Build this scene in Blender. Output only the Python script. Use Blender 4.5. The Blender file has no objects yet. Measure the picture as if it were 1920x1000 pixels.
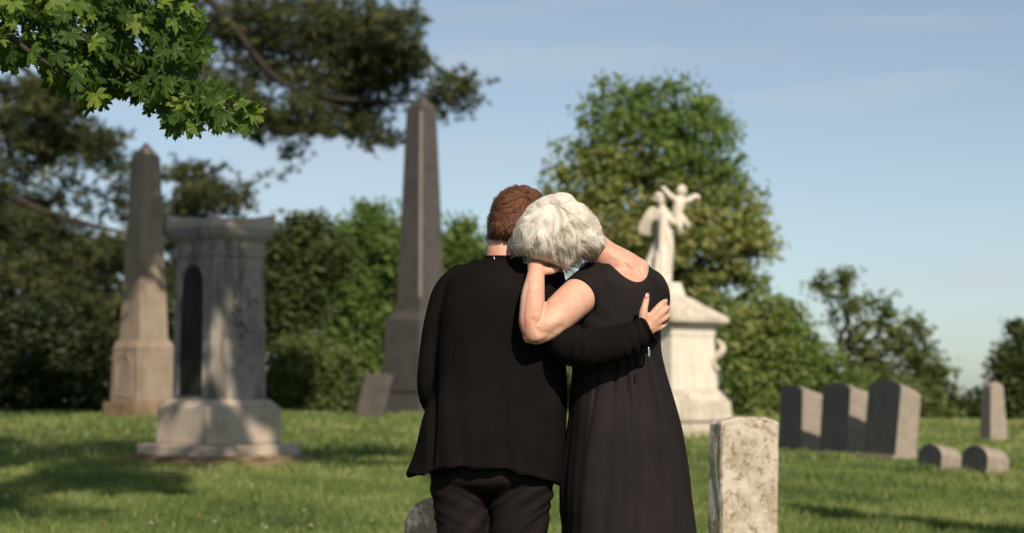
import bpy, bmesh, math, random
import numpy as np
from mathutils import Vector, Matrix
rng = np.random.default_rng(7); random.seed(7)
R = math.radians
scn = bpy.context.scene

# ------------------------------------------------------------------ camera, sky, sun, exposure
F_PX, CAM_H, HORIZON = 3733.3, 1.1, 720.0          # focal length in pixels of a 1920 wide frame
PITCH = math.atan((HORIZON - 500) / F_PX)
cam_d = bpy.data.cameras.new('camera'); cam = bpy.data.objects.new('camera', cam_d); scn.collection.objects.link(cam)
cam.location = (0, 0, CAM_H); cam.rotation_euler = (R(90) + PITCH, 0, 0)
cam_d.sensor_width = 36; cam_d.lens = 70; cam_d.clip_end = 3000; cam_d.clip_start = .05
cam_d.dof.use_dof = True; cam_d.dof.focus_distance = 5.42; cam_d.dof.aperture_fstop = 4.0
scn.camera = cam
SUN_AZ, SUN_EL = R(20), R(37)                        # sun behind the camera, to its right
to_sun = Vector((math.sin(SUN_AZ) * math.cos(SUN_EL), -math.cos(SUN_AZ) * math.cos(SUN_EL), math.sin(SUN_EL)))
world = bpy.data.worlds.new('World'); scn.world = world; world.use_nodes = True
wn, wl = world.node_tree.nodes, world.node_tree.links
wn.clear()
wo = wn.new('ShaderNodeOutputWorld'); bg = wn.new('ShaderNodeBackground'); sky = wn.new('ShaderNodeTexSky')
sky.sky_type = 'NISHITA'; sky.sun_disc = False; sky.sun_elevation = SUN_EL
sky.sun_rotation = math.atan2(to_sun.x, to_sun.y)
sky.air_density = .75; sky.dust_density = .5; sky.ozone_density = 3.0
bg.inputs['Strength'].default_value = .077
# thin high streaks of cloud, spread over the whole sky
tc = wn.new('ShaderNodeTexCoord'); mp = wn.new('ShaderNodeMapping'); mp.inputs['Scale'].default_value = (1.5, 1.5, 13)
mp.inputs['Rotation'].default_value = (0, R(5), 0)
cn = wn.new('ShaderNodeTexNoise'); cn.inputs['Scale'].default_value = 3.2; cn.inputs['Detail'].default_value = 5; cn.inputs['Roughness'].default_value = .5
cr = wn.new('ShaderNodeMapRange'); cr.inputs[1].default_value = .5; cr.inputs[2].default_value = .75; cr.inputs[3].default_value = 0; cr.inputs[4].default_value = .4
cm = wn.new('ShaderNodeMixRGB'); cm.inputs['Color2'].default_value = (6.2, 6.2, 6.6, 1)
wl.new(tc.outputs['Generated'], mp.inputs['Vector']); wl.new(mp.outputs['Vector'], cn.inputs['Vector'])
wl.new(cn.outputs['Fac'], cr.inputs['Value']); wl.new(cr.outputs['Result'], cm.inputs['Fac'])
hs = wn.new('ShaderNodeHueSaturation'); hs.inputs['Saturation'].default_value = .74; wl.new(sky.outputs['Color'], hs.inputs['Color']); gr = wn.new('ShaderNodeMixRGB'); gr.blend_type = 'MULTIPLY'; gr.inputs['Fac'].default_value = 1; gr.inputs['Color2'].default_value = (1.04, 1.06, 1.0, 1); wl.new(hs.outputs['Color'], gr.inputs['Color1']); wl.new(gr.outputs['Color'], cm.inputs['Color1']); wl.new(cm.outputs['Color'], bg.inputs['Color']); wl.new(bg.outputs['Background'], wo.inputs['Surface'])
sd = bpy.data.lights.new('sun', 'SUN'); sun = bpy.data.objects.new('sun', sd); scn.collection.objects.link(sun)
sd.energy = 4.3; sd.angle = R(.6); sd.color = (1, .87, .70)
sun.rotation_euler = to_sun.to_track_quat('Z', 'Y').to_euler(); sun.location = (6, -14, 14)
vs = scn.view_settings; scn.display_settings.display_device = 'sRGB'
vs.view_transform = 'Standard'; vs.look = 'None'; vs.gamma = 1; vs.use_curve_mapping = False; vs.exposure = .35
scn.render.engine = 'CYCLES'; scn.cycles.use_denoising = True
scn.cycles.max_bounces = 8; scn.cycles.transparent_max_bounces = 8; scn.cycles.sample_clamp_indirect = 8

# ------------------------------------------------------------------ helpers
def Q(px, py, Y):
    """world point seen at photo pixel (px, py) standing Y metres in front of the camera"""
    xr, yu = (px - 960) / F_PX, (500 - py) / F_PX
    t = Y / (math.cos(PITCH) - yu * math.sin(PITCH))
    return np.array((xr * t, Y, CAM_H + t * (math.sin(PITCH) + yu * math.cos(PITCH))))
def QV(px, py, Y):
    px, py, Y = np.broadcast_arrays(np.asarray(px, float), np.asarray(py, float), np.asarray(Y, float))
    xr, yu = (px - 960) / F_PX, (500 - py) / F_PX
    t = Y / (math.cos(PITCH) - yu * math.sin(PITCH))
    return np.stack((xr * t, Y, CAM_H + t * (math.sin(PITCH) + yu * math.cos(PITCH))), -1)

COL = scn.collection
def tag(o, label=None, cat=None, group=None, kind=None):
    for k, v in (('label', label), ('category', cat), ('group', group), ('kind', kind)):
        if v: o[k] = v
    return o
def empty(name, loc, label=None, cat=None, group=None):
    o = bpy.data.objects.new(name, None); COL.objects.link(o); o.location = loc; o.empty_display_size = .1
    return tag(o, label, cat, group)
def wloc(o):
    v = Vector((0, 0, 0))
    while o is not None: v += o.location; o = o.parent
    return v
def link(name, me, m, parent=None, origin=None, smooth=False):
    """mesh given in world coordinates becomes ONE object; nothing is rotated or scaled"""
    o = bpy.data.objects.new(name, me); COL.objects.link(o)
    base = wloc(parent) if parent is not None else Vector((0, 0, 0))
    if parent is not None: o.parent = parent
    org = Vector(origin) if origin is not None else base
    me.transform(Matrix.Translation(-org)); o.location = org - base
    if m is not None and not me.materials: me.materials.append(m)
    if smooth: me.polygons.foreach_set('use_smooth', [True] * len(me.polygons))
    return o
def mesh_np(name, V, tris=None, quads=None, attr=None):
    V = np.ascontiguousarray(V, np.float32); me = bpy.data.meshes.new(name)
    me.vertices.add(len(V)); me.vertices.foreach_set('co', V.ravel())
    idx, starts, tot = [], [], 0
    for f, k in ((tris, 3), (quads, 4)):
        if f is not None and len(f):
            f = np.asarray(f, np.int32); idx.append(f.ravel()); starts.append(np.arange(len(f), dtype=np.int32) * k + tot); tot += f.size
    idx = np.concatenate(idx); starts = np.concatenate(starts)
    me.loops.add(len(idx)); me.loops.foreach_set('vertex_index', idx)
    me.polygons.add(len(starts)); me.polygons.foreach_set('loop_start', starts)
    if attr is not None:
        for k, v in attr.items():
            a = me.attributes.new(k, 'FLOAT', 'POINT'); a.data.foreach_set('value', np.ascontiguousarray(v, np.float32))
    me.update(calc_edges=True); me.validate()
    return me
def unit(v): return v / (np.linalg.norm(v, axis=-1, keepdims=True) + 1e-12)
def sines(P, freq, seed, n=6):
    """cheap smooth noise, about -1 to 1, for points P"""
    r = np.random.default_rng(seed); s = np.zeros(len(P))
    for i in range(n):
        k = unit(r.normal(size=3)) * freq * r.uniform(.6, 1.7); s += np.sin(P @ k + r.uniform(0, 6.28))
    return s / math.sqrt(n)
def crom(pts, n):
    """Catmull-Rom resample of rows of numbers to n rows"""
    P = np.asarray(pts, float); P = np.vstack((2 * P[0] - P[1], P, 2 * P[-1] - P[-2]))
    m = len(P) - 3; T = np.linspace(0, m - 1e-6, n); out = []
    for t in T:
        i = int(t); u = t - i; a, b, c, d = P[i:i + 4]
        out.append(.5 * (2 * b + (c - a) * u + (2 * a - 5 * b + 4 * c - d) * u * u + (3 * b - a - 3 * c + d) * u ** 3))
    return np.array(out)

class MB:
    """collects lofted solids"""
    def __init__(s): s.V = []; s.F = []; s.n = 0
    def rings(s, rings):
        k = len(rings[0]); o = s.n
        for r in rings: s.V.extend(map(tuple, r)); s.n += k
        for i in range(len(rings) - 1):
            for j in range(k):
                a = o + i * k + j; b = o + i * k + (j + 1) % k; s.F.append((a, b, b + k, a + k))
        for r0, flip in ((0, True), (len(rings) - 1, False)):
            s.V.append(tuple(np.mean(rings[r0], 0))); c = s.n; s.n += 1
            for j in range(k):
                a = o + r0 * k + j; b = o + r0 * k + (j + 1) % k
                s.F.append((b, a, c) if flip else (a, b, c))
        return s
    def limb(s, pts, rad, n=16, res=None, flat=1.0, ref=(0, 1, 0), cap=True):
        """round-ended tapered tube along points; flat squashes it along ref"""
        D = np.hstack((np.asarray(pts, float), np.asarray(rad, float).reshape(-1, 1)))
        D = crom(D, res or max(4, 4 * (len(D) - 1) + 1)); P = D[:, :3]; r = np.maximum(D[:, 3], 1e-4)
        T = unit(np.gradient(P, axis=0)); ref = np.asarray(ref, float)
        out = []; ang = np.arange(n) * 2 * math.pi / n
        def ring(p, t, rr):
            v = ref - t * (ref @ t)
            if np.linalg.norm(v) < .2: v = np.array((1., 0, 0)) - t * t[0]
            v = v / np.linalg.norm(v); u = np.cross(t, v)
            return p + rr * (np.cos(ang)[:, None] * u + np.sin(ang)[:, None] * v * flat)
        if cap:
            for a in (80, 55, 28): out.append(ring(P[0] - T[0] * r[0] * math.sin(R(a)) * .9, T[0], r[0] * math.cos(R(a))))
        for p, t, rr in zip(P, T, r): out.append(ring(p, t, rr))
        if cap:
            for a in (28, 55, 80): out.append(ring(P[-1] + T[-1] * r[-1] * math.sin(R(a)) * .9, T[-1], r[-1] * math.cos(R(a))))
        return s.rings(out)
    def ball(s, c, rx, ry=None, rz=None, rot=None, n=16):
        ry = ry or rx; rz = rz or rx; out = []; ang = np.arange(n) * 2 * math.pi / n
        for a in np.linspace(-86, 86, n // 2 + 2):
            ca, sa = math.cos(R(a)), math.sin(R(a))
            p = np.stack((rx * ca * np.cos(ang), ry * ca * np.sin(ang), np.full(n, rz * sa)), -1)
            if rot is not None: p = p @ np.array(rot.to_matrix()).T
            out.append(p + np.asarray(c))
        return s.rings(out)
    def mesh(s, name):
        me = bpy.data.meshes.new(name); me.from_pydata(s.V, [], s.F); me.update(); return me
def grow(mb, name, voxel, smooth=6, factor=.5):
    """fuse the overlapping solids of a MB into one continuous smooth surface"""
    me = mb.mesh('tmp') if isinstance(mb, MB) else mb
    bm = bmesh.new(); bm.from_mesh(me); bmesh.ops.recalc_face_normals(bm, faces=bm.faces); bm.to_mesh(me); bm.free()
    o = bpy.data.objects.new('tmp', me); COL.objects.link(o)
    m = o.modifiers.new('r', 'REMESH'); m.mode = 'VOXEL'; m.voxel_size = voxel
    if smooth: m = o.modifiers.new('s', 'SMOOTH'); m.iterations = smooth; m.factor = factor
    dg = bpy.context.evaluated_depsgraph_get(); dg.update()
    out = bpy.data.meshes.new_from_object(o.evaluated_get(dg)); out.name = name
    bpy.data.objects.remove(o); bpy.data.meshes.remove(me)
    out.polygons.foreach_set('use_smooth', [True] * len(out.polygons))
    return out
def boolean(me, cut, name):
    a = bpy.data.objects.new('a', me); b = bpy.data.objects.new('b', cut); COL.objects.link(a); COL.objects.link(b)
    m = a.modifiers.new('b', 'BOOLEAN'); m.object = b; m.operation = 'DIFFERENCE'; m.solver = 'EXACT'
    dg = bpy.context.evaluated_depsgraph_get(); dg.update()
    out = bpy.data.meshes.new_from_object(a.evaluated_get(dg)); out.name = name
    bpy.data.objects.remove(a); bpy.data.objects.remove(b)
    return out
def co_no(me):
    n = len(me.vertices); c = np.empty(n * 3); me.vertices.foreach_get('co', c)
    v = np.empty(n * 3); me.vertex_normals.foreach_get('vector', v)
    return c.reshape(-1, 3), v.reshape(-1, 3)
def set_co(me, c): me.vertices.foreach_set('co', np.ascontiguousarray(c, np.float32).ravel()); me.update()
def frustum(x, y, z0, z1, w0, w1, rot, bevel=.015, d0=None, d1=None, name='block', lean=(0, 0), rough=0, cuts=0):
    """square or oblong block, bottom w0 x d0, top w1 x d1, turned by rot (radians), edges bevelled; world coordinates"""
    d0 = w0 if d0 is None else d0; d1 = w1 if d1 is None else d1
    bm = bmesh.new(); vs_ = []
    c, s = math.cos(rot), math.sin(rot)
    for z, w, d, l in ((z0, w0, d0, (0, 0)), (z1, w1, d1, lean)):
        for a, b in ((-1, -1), (1, -1), (1, 1), (-1, 1)):
            u, v = a * w / 2, b * d / 2; vs_.append(bm.verts.new((x + c * u - s * v + l[0], y + s * u + c * v + l[1], z)))
    for f in ((3, 2, 1, 0), (4, 5, 6, 7), (0, 1, 5, 4), (1, 2, 6, 5), (2, 3, 7, 6), (3, 0, 4, 7)): bm.faces.new([vs_[i] for i in f])
    if bevel: bmesh.ops.bevel(bm, geom=list(bm.edges), offset=bevel, segments=2, affect='EDGES', profile=.6)
    if cuts:
        bmesh.ops.subdivide_edges(bm, edges=list(bm.edges), cuts=cuts, use_grid_fill=True)
        for v in bm.verts: v.co += Vector(np.random.default_rng(int(abs(v.co.x * 997 + v.co.z * 131)) % 9999).normal(size=3)) * rough
    me = bpy.data.meshes.new(name); bm.to_mesh(me); bm.free(); return me
def prism(profile, depth, x, y, z, rot, bevel=.012, back_drop=0, lean=(0, 0), name='slab', rough=0.0):
    """upright slab: profile (u across, h up) extruded through depth, face towards -v, turned by rot"""
    bm = bmesh.new(); c, s = math.cos(rot), math.sin(rot); H = max(h for u, h in profile); rows = []
    for k, v in enumerate((-depth / 2, depth / 2)):
        row = []
        for u, h in profile:
            hh = h - (back_drop if (k and h > H * .5) else 0)
            row.append(bm.verts.new((x + c * u - s * v + lean[0] * hh, y + s * u + c * v + lean[1] * hh, z + hh)))
        rows.append(row)
    n = len(profile); bm.faces.new(rows[0]); bm.faces.new(rows[1][::-1])
    for i in range(n): bm.faces.new((rows[0][i], rows[1][i], rows[1][(i + 1) % n], rows[0][(i + 1) % n]))
    bmesh.ops.recalc_face_normals(bm, faces=bm.faces)
    if bevel:
        es = [e for e in bm.edges if len(e.link_faces) == 2 and e.calc_face_angle() > .5]
        bmesh.ops.bevel(bm, geom=es, offset=bevel, segments=2, affect='EDGES', profile=.6)
    me = bpy.data.meshes.new(name); bm.to_mesh(me); bm.free(); return me
def arch(w, h, rise, n=10, shoulder=0):
    """slab outline with a segmental arch on top"""
    p = [(-w / 2, 0), (w / 2, 0)]
    if shoulder: p.append((w / 2, h - rise)); w2 = w - 2 * shoulder
    else: w2 = w
    for i in range(n + 1):
        a = i / n; u = w2 / 2 - a * w2; p.append((u, h - rise + rise * (1 - (2 * u / w2) ** 2) ** .7))
    if shoulder: p.append((-w / 2, h - rise))
    q = []
    for a in p:
        if not q or math.dist(a, q[-1]) > 1e-4: q.append(a)
    return q

# ------------------------------------------------------------------ materials
def mat(name):
    m = bpy.data.materials.new(name); m.use_nodes = True; n = m.node_tree.nodes; n.clear()
    return m, n, m.node_tree.links
def nd(n, t, **kw):
    x = n.new('ShaderNode' + t)
    for k, v in kw.items():
        if k in x.inputs: x.inputs[k].default_value = v
        else: setattr(x, k, v)
    return x
def c4(c): return (c[0], c[1], c[2], 1)
def noise_mix(n, l, vec, base, col, scale, lo, hi, amount=1.0, detail=6, rough=.6):
    """base colour socket or tuple, mixed towards col where a noise is high"""
    t = nd(n, 'TexNoise', Scale=scale, Detail=detail, Roughness=rough); l.new(vec, t.inputs['Vector'])
    r = nd(n, 'MapRange'); r.inputs[1].default_value = lo; r.inputs[2].default_value = hi; r.inputs[4].default_value = amount
    l.new(t.outputs['Fac'], r.inputs['Value'])
    x = nd(n, 'MixRGB'); l.new(r.outputs['Result'], x.inputs['Fac'])
    if isinstance(base, tuple): x.inputs['Color1'].default_value = c4(base)
    else: l.new(base, x.inputs['Color1'])
    x.inputs['Color2'].default_value = c4(col)
    return x.outputs['Color'], t
def stone(name, base, layers, rough=.85, bump=.35, bscale=35, spec=.25, streak=None):
    m, n, l = mat(name); tcn = nd(n, 'TexCoord'); vec = tcn.outputs['Object']; col = base
    for (cc, sc, lo, hi, am) in layers: col, t = noise_mix(n, l, vec, col, cc, sc, lo, hi, am)
    if streak:                                                           # rain streaks running down the faces
        mpp = nd(n, 'Mapping'); mpp.inputs['Scale'].default_value = (1, 1, .12); l.new(vec, mpp.inputs['Vector'])
        for (cc, sc, lo, hi, am) in streak: col, t = noise_mix(n, l, mpp.outputs['Vector'], col, cc, sc, lo, hi, am)
    p = nd(n, 'BsdfPrincipled', Roughness=rough); p.inputs['Specular IOR Level'].default_value = spec
    l.new(col, p.inputs['Base Color'])
    b1 = nd(n, 'TexNoise', Scale=bscale, Detail=6, Roughness=.7); l.new(vec, b1.inputs['Vector'])
    b = nd(n, 'Bump', Strength=bump, Distance=.012); l.new(b1.outputs['Fac'], b.inputs['Height']); l.new(b.outputs['Normal'], p.inputs['Normal'])
    o = nd(n, 'OutputMaterial'); l.new(p.outputs['BSDF'], o.inputs['Surface']); return m
def plain(name, col, rough=.6, spec=.3, metal=0):
    m, n, l = mat(name); p = nd(n, 'BsdfPrincipled', Roughness=rough, Metallic=metal); p.inputs['Specular IOR Level'].default_value = spec
    tcn = nd(n, 'TexCoord'); c, t = noise_mix(n, l, tcn.outputs['Object'], tuple(col), tuple(x * .7 for x in col), 25, .4, .7)
    l.new(c, p.inputs['Base Color']); o = nd(n, 'OutputMaterial'); l.new(p.outputs['BSDF'], o.inputs['Surface']); return m
def leafmat(name, stops, trans=.35, rand='attr', rough=.55, tcol=(1.25, 1.3, .6)):
    """leaf: diffuse and translucent, colour varies leaf by leaf"""
    m, n, l = mat(name)
    if rand == 'attr': a = nd(n, 'Attribute'); a.attribute_name = 'tint'; fac = a.outputs['Fac']
    else: a = nd(n, 'ObjectInfo'); fac = a.outputs['Random']
    r = nd(n, 'ValToRGB'); l.new(fac, r.inputs['Fac']); e = r.color_ramp.elements
    while len(e) < len(stops): e.new(.5)
    for el, (p, c) in zip(e, stops): el.position = p; el.color = c4(c)
    p = nd(n, 'BsdfPrincipled', Roughness=rough); p.inputs['Specular IOR Level'].default_value = .25; l.new(r.outputs['Color'], p.inputs['Base Color'])
    t = nd(n, 'BsdfTranslucent'); g = nd(n, 'MixRGB'); g.blend_type = 'MULTIPLY'; g.inputs['Fac'].default_value = 1; g.inputs['Color2'].default_value = c4(tcol)
    l.new(r.outputs['Color'], g.inputs['Color1']); l.new(g.outputs['Color'], t.inputs['Color'])
    x = nd(n, 'MixShader', Fac=trans); l.new(p.outputs['BSDF'], x.inputs[1]); l.new(t.outputs['BSDF'], x.inputs[2])
    o = nd(n, 'OutputMaterial'); l.new(x.outputs['Shader'], o.inputs['Surface']); return m
def fabric(name, col, rib=0, rough=.85, spec=.12, sheen=.0, bump=.25):
    m, n, l = mat(name); tcn = nd(n, 'TexCoord'); p = nd(n, 'BsdfPrincipled', Roughness=rough); p.inputs['Specular IOR Level'].default_value = spec
    p.inputs['Sheen Weight'].default_value = sheen; p.inputs['Sheen Roughness'].default_value = .4; p.inputs['Sheen Tint'].default_value = (.5, .42, .4, 1)
    c, t = noise_mix(n, l, tcn.outputs['Object'], tuple(col), tuple(x * 1.5 for x in col), 9, .4, .75)
    b = nd(n, 'Bump', Strength=bump, Distance=.0015); p_in = p.inputs['Normal']
    if rib:
        s = nd(n, 'SeparateXYZ'); l.new(tcn.outputs['Object'], s.inputs[0])
        w = nd(n, 'Math', operation='MULTIPLY'); w.inputs[1].default_value = 6.283 / rib; l.new(s.outputs['X'], w.inputs[0])
        q = nd(n, 'Math', operation='SINE'); l.new(w.outputs[0], q.inputs[0]); l.new(q.outputs[0], b.inputs['Height'])
        r = nd(n, 'MapRange'); r.inputs[1].default_value = -1; r.inputs[2].default_value = 1; r.inputs[3].default_value = .78; r.inputs[4].default_value = 1.15
        l.new(q.outputs[0], r.inputs['Value']); mm = nd(n, 'MixRGB', blend_type='MULTIPLY', Fac=1.0); l.new(c, mm.inputs['Color1']); l.new(r.outputs['Result'], mm.inputs['Color2']); c = mm.outputs['Color']
    else:
        t2 = nd(n, 'TexNoise', Scale=220, Detail=3); l.new(tcn.outputs['Object'], t2.inputs['Vector']); l.new(t2.outputs['Fac'], b.inputs['Height'])
    l.new(b.outputs['Normal'], p_in); l.new(c, p.inputs['Base Color'])
    o = nd(n, 'OutputMaterial'); l.new(p.outputs['BSDF'], o.inputs['Surface']); return m
def skinmat():
    m, n, l = mat('skin'); tcn = nd(n, 'TexCoord'); vec = tcn.outputs['Object']
    c, t = noise_mix(n, l, vec, (.60, .345, .25), (.52, .225, .155), 11, .42, .68, .85)
    c, t = noise_mix(n, l, vec, c, (.66, .42, .32), 24, .5, .7, .6)
    c, t = noise_mix(n, l, vec, c, (.36, .17, .10), 120, .62, .72, .6, 3)
    p = nd(n, 'BsdfPrincipled', Roughness=.52); p.inputs['Specular IOR Level'].default_value = .35
    p.inputs['Subsurface Weight'].default_value = .12; p.inputs['Subsurface Radius'].default_value = (.9, .3, .15); p.inputs['Subsurface Scale'].default_value = .008
    b1 = nd(n, 'TexNoise', Scale=120, Detail=6, Roughness=.7); l.new(vec, b1.inputs['Vector']); b = nd(n, 'Bump', Strength=.4, Distance=.003); l.new(b1.outputs['Fac'], b.inputs['Height']); l.new(b.outputs['Normal'], p.inputs['Normal'])
    l.new(c, p.inputs['Base Color']); o = nd(n, 'OutputMaterial'); l.new(p.outputs['BSDF'], o.inputs['Surface']); return m
def hairmat(name, c1, c2, rough=.42, spec=.45, trans=.0):
    m, n, l = mat(name); hi = nd(n, 'Attribute'); hi.attribute_name = 'tint'; r = nd(n, 'MixRGB'); r.inputs['Color1'].default_value = c4(c1); r.inputs['Color2'].default_value = c4(c2)
    l.new(hi.outputs['Fac'], r.inputs['Fac']); p = nd(n, 'BsdfPrincipled', Roughness=rough); p.inputs['Specular IOR Level'].default_value = spec
    l.new(r.outputs['Color'], p.inputs['Base Color']); o = nd(n, 'OutputMaterial')
    if trans:
        t = nd(n, 'BsdfTranslucent'); l.new(r.outputs['Color'], t.inputs['Color']); x = nd(n, 'MixShader', Fac=trans)
        l.new(p.outputs['BSDF'], x.inputs[1]); l.new(t.outputs['BSDF'], x.inputs[2]); l.new(x.outputs['Shader'], o.inputs['Surface'])
    else: l.new(p.outputs['BSDF'], o.inputs['Surface'])
    return m

M_tan = stone('weathered_sandstone', (.28, .225, .17), [((.22, .165, .12), 2.2, .45, .65, .8), ((.13, .11, .09), 5, .58, .75, .7), ((.46, .40, .33), 9, .6, .75, .6)], streak=[((.15, .115, .085), 5, .54, .68, .75)])
M_grey = stone('grey_sandstone', (.34, .30, .26), [((.16, .15, .145), 1.6, .42, .62, .85), ((.40, .35, .29), 5, .55, .72, .7), ((.08, .075, .07), 11, .6, .75, .6)], streak=[((.11, .10, .095), 6, .5, .64, .8), ((.42, .37, .31), 11, .58, .7, .6)])
M_pale = stone('pale_plinth_stone', (.46, .39, .32), [((.33, .26, .20), 3, .45, .68, .8), ((.20, .16, .12), 9, .6, .74, .5)])
M_brown = stone('brown_footing_stone', (.24, .165, .10), [((.13, .09, .055), 4, .45, .65, .8), ((.30, .25, .17), 12, .58, .72, .6)])
M_dark = stone('dark_granite', (.080, .070, .062), [((.045, .042, .040), 3, .4, .7, .8), ((.085, .07, .058), 30, .58, .75, .6)], rough=.55, bump=.12, spec=.4)
M_niche = stone('dark_brown_grey_stone', (.085, .075, .066), [((.05, .045, .04), 4, .4, .65, .8), ((.15, .13, .11), 14, .58, .72, .6)])  # dark colour standing in for the niche's shaded depth; also on the leaning slab
M_rough = stone('rough_granite_edge', (.21, .19, .17), [((.15, .135, .12), 12, .4, .7, .8)])
M_white = stone('white_marble', (.68, .62, .54), [((.52, .45, .37), 2.5, .5, .72, .7), ((.36, .31, .25), 7, .62, .78, .55)], rough=.75, bump=.2, streak=[((.40, .34, .27), 6, .52, .68, .6), ((.24, .21, .17), 14, .6, .72, .5)])
M_white2 = stone('stained_white_marble', (.60, .54, .46), [((.42, .36, .29), 3.5, .42, .66, .85), ((.26, .22, .17), 10, .58, .75, .6)], rough=.8, bump=.3, streak=[((.30, .25, .19), 7, .5, .66, .7), ((.16, .14, .11), 16, .58, .7, .55)])
M_slab = stone('dark_shaded_slab_granite', (.17, .15, .125), [((.10, .092, .08), 2.5, .4, .65, .8), ((.12, .11, .095), 40, .55, .7, .6)], rough=.6, bump=.12)  # dark granite faces; part of their shade is put into this colour
M_slabside = stone('rough_pink_grey_granite', (.29, .25, .21), [((.21, .18, .15), 8, .42, .66, .8), ((.36, .32, .27), 45, .55, .7, .7)], bump=.5)
def lichen():
    m, n, l = mat('lichen_spotted_marble'); tcn = nd(n, 'TexCoord'); vec = tcn.outputs['Object']
    c, t = noise_mix(n, l, vec, (.50, .44, .36), (.60, .54, .46), 5, .4, .7)
    c, t = noise_mix(n, l, vec, c, (.29, .235, .15), 4.5, .46, .60, .75, 8, .7)
    c, t = noise_mix(n, l, vec, c, (.16, .13, .07), 26, .53, .60, .75, 6, .75)
    c, t = noise_mix(n, l, vec, c, (.66, .61, .53), 38, .60, .66, .7, 4, .6)
    c, t = noise_mix(n, l, vec, c, (.10, .09, .05), 70, .63, .68, .7, 4, .7)
    p = nd(n, 'BsdfPrincipled', Roughness=.9); p.inputs['Specular IOR Level'].default_value = .15; l.new(c, p.inputs['Base Color'])
    b1 = nd(n, 'TexNoise', Scale=55, Detail=8, Roughness=.7); l.new(vec, b1.inputs['Vector']); b = nd(n, 'Bump', Strength=.6, Distance=.012)
    l.new(b1.outputs['Fac'], b.inputs['Height']); l.new(b.outputs['Normal'], p.inputs['Normal']); o = nd(n, 'OutputMaterial'); l.new(p.outputs['BSDF'], o.inputs['Surface']); return m
M_lichen = lichen()
M_black_stained = stone('black_stained_marble', (.22, .21, .195), [((.035, .034, .03), 9, .40, .54, .95), ((.42, .4, .36), 18, .6, .7, .5)], bump=.6)
M_bark = stone('bark', (.040, .032, .026), [((.02, .016, .014), 8, .4, .65, .8)], bump=.8, bscale=20)
M_grassblade = leafmat('grass_blades', [(0, (.062, .105, .030)), (.4, (.16, .225, .064)), (.7, (.27, .315, .105)), (.88, (.37, .34, .14)), (1, (.48, .42, .23))], .38)
M_leaf_maple = leafmat('maple_leaf', [(0, (.048, .095, .018)), (.5, (.11, .185, .032)), (1, (.21, .28, .05))], .5, 'obj', .42)
M_leaf_maple_far = leafmat('maple_leaf_mass', [(0, (.035, .075, .012)), (1, (.09, .14, .02))], .3)
M_leaf_seed = leafmat('green_leaves_with_yellow_seeds', [(0, (.095, .165, .046)), (.4, (.175, .25, .07)), (.62, (.27, .29, .10)), (1, (.40, .37, .16))], .45)
M_leaf_bright = leafmat('bright_green_leaves', [(0, (.070, .125, .030)), (.6, (.13, .20, .050)), (1, (.20, .26, .08))], .42)
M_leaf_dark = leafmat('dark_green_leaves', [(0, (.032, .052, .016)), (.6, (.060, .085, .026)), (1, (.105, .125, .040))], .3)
M_leaf_olive = leafmat('olive_shrub_leaves', [(0, (.065, .10, .032)), (.6, (.14, .17, .055)), (1, (.23, .24, .09))], .42)
M_shaded_yew = leafmat('shaded_yew_foliage', [(0, (.014, .024, .009)), (.7, (.028, .042, .014)), (1, (.075, .095, .03))], .2)  # dark yew green, deepened so the colour also carries the pine's shade
M_needle = leafmat('pine_needles', [(0, (.028, .042, .016)), (.5, (.062, .080, .028)), (.85, (.155, .160, .058)), (1, (.24, .20, .085))], .2)

# ------------------------------------------------------------------ the ground
GP = np.array([(960, 1478, 5.45), (1390, 1152, 9.5), (100, 1000, 14.7), (960, 1000, 14.7), (1800, 1000, 14.9), (415, 876, 24), (265, 781, 38), (790, 783, 45), (690, 779, 42),
               (1310, 826, 38), (1500, 842, 30), (1590, 852, 28.5), (1690, 864, 27), (1757, 882, 26), (1842, 893, 25), (1862, 856, 36), (50, 785, 38), (50, 880, 23), (1100, 800, 45), (960, 890, 23)])
GX = QV(GP[:, 0], GP[:, 1], GP[:, 2])
def gz(x, y):
    x = np.asarray(x, float); y = np.asarray(y, float)
    d2 = ((x[..., None] - GX[:, 0]) / (2.4 + .06 * y[..., None])) ** 2 + ((y[..., None] - GX[:, 1]) / (3.0 + .06 * y[..., None])) ** 2
    w = np.exp(-.5 * d2) + 1e-5 / (1 + d2)
    z = (w * GX[:, 2]).sum(-1) / w.sum(-1)
    far = np.clip((np.hypot(x * .8, y) - 50) / 40, 0, None)
    return z - .9 * far ** 1.3 / (1 + .25 * far) + .015 * np.sin(x * 1.3 + .4 * y) * np.sin(y * .9)
def G(px, Y):
    x = (px - 960) / F_PX * Y; return x, Y, float(gz(x, Y))
def axis(lo, hi, fine, mid, k):
    near = np.arange(-mid, mid + 1e-6, fine); out = list(near); s = fine
    while out[-1] < hi: s *= k; out.append(out[-1] + s)
    s = fine; a = [near[0]]
    while a[-1] > lo: s *= k; a.append(a[-1] - s)
    return np.array(a[::-1][:-1] + out)
ax = axis(-700, 700, .6, 14, 1.25); ay = axis(-760, 700, .6, 30, 1.25) + 30
X, Y = np.meshgrid(ax, ay); Z = gz(X, Y); nx, ny = len(ax), len(ay)
I = np.arange(nx * ny).reshape(ny, nx); quads = np.stack((I[:-1, :-1], I[:-1, 1:], I[1:, 1:], I[1:, :-1]), -1).reshape(-1, 4)
gm, n, l = mat('lawn_soil_and_thatch'); tcn = nd(n, 'TexCoord'); vec = tcn.outputs['Object']
c, t = noise_mix(n, l, vec, (.075, .10, .032), (.115, .14, .048), .9, .38, .65)
c, t = noise_mix(n, l, vec, c, (.13, .13, .05), 2.2, .56, .72, .7); c, t = noise_mix(n, l, vec, c, (.035, .05, .016), 40, .45, .65, .8)
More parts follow.
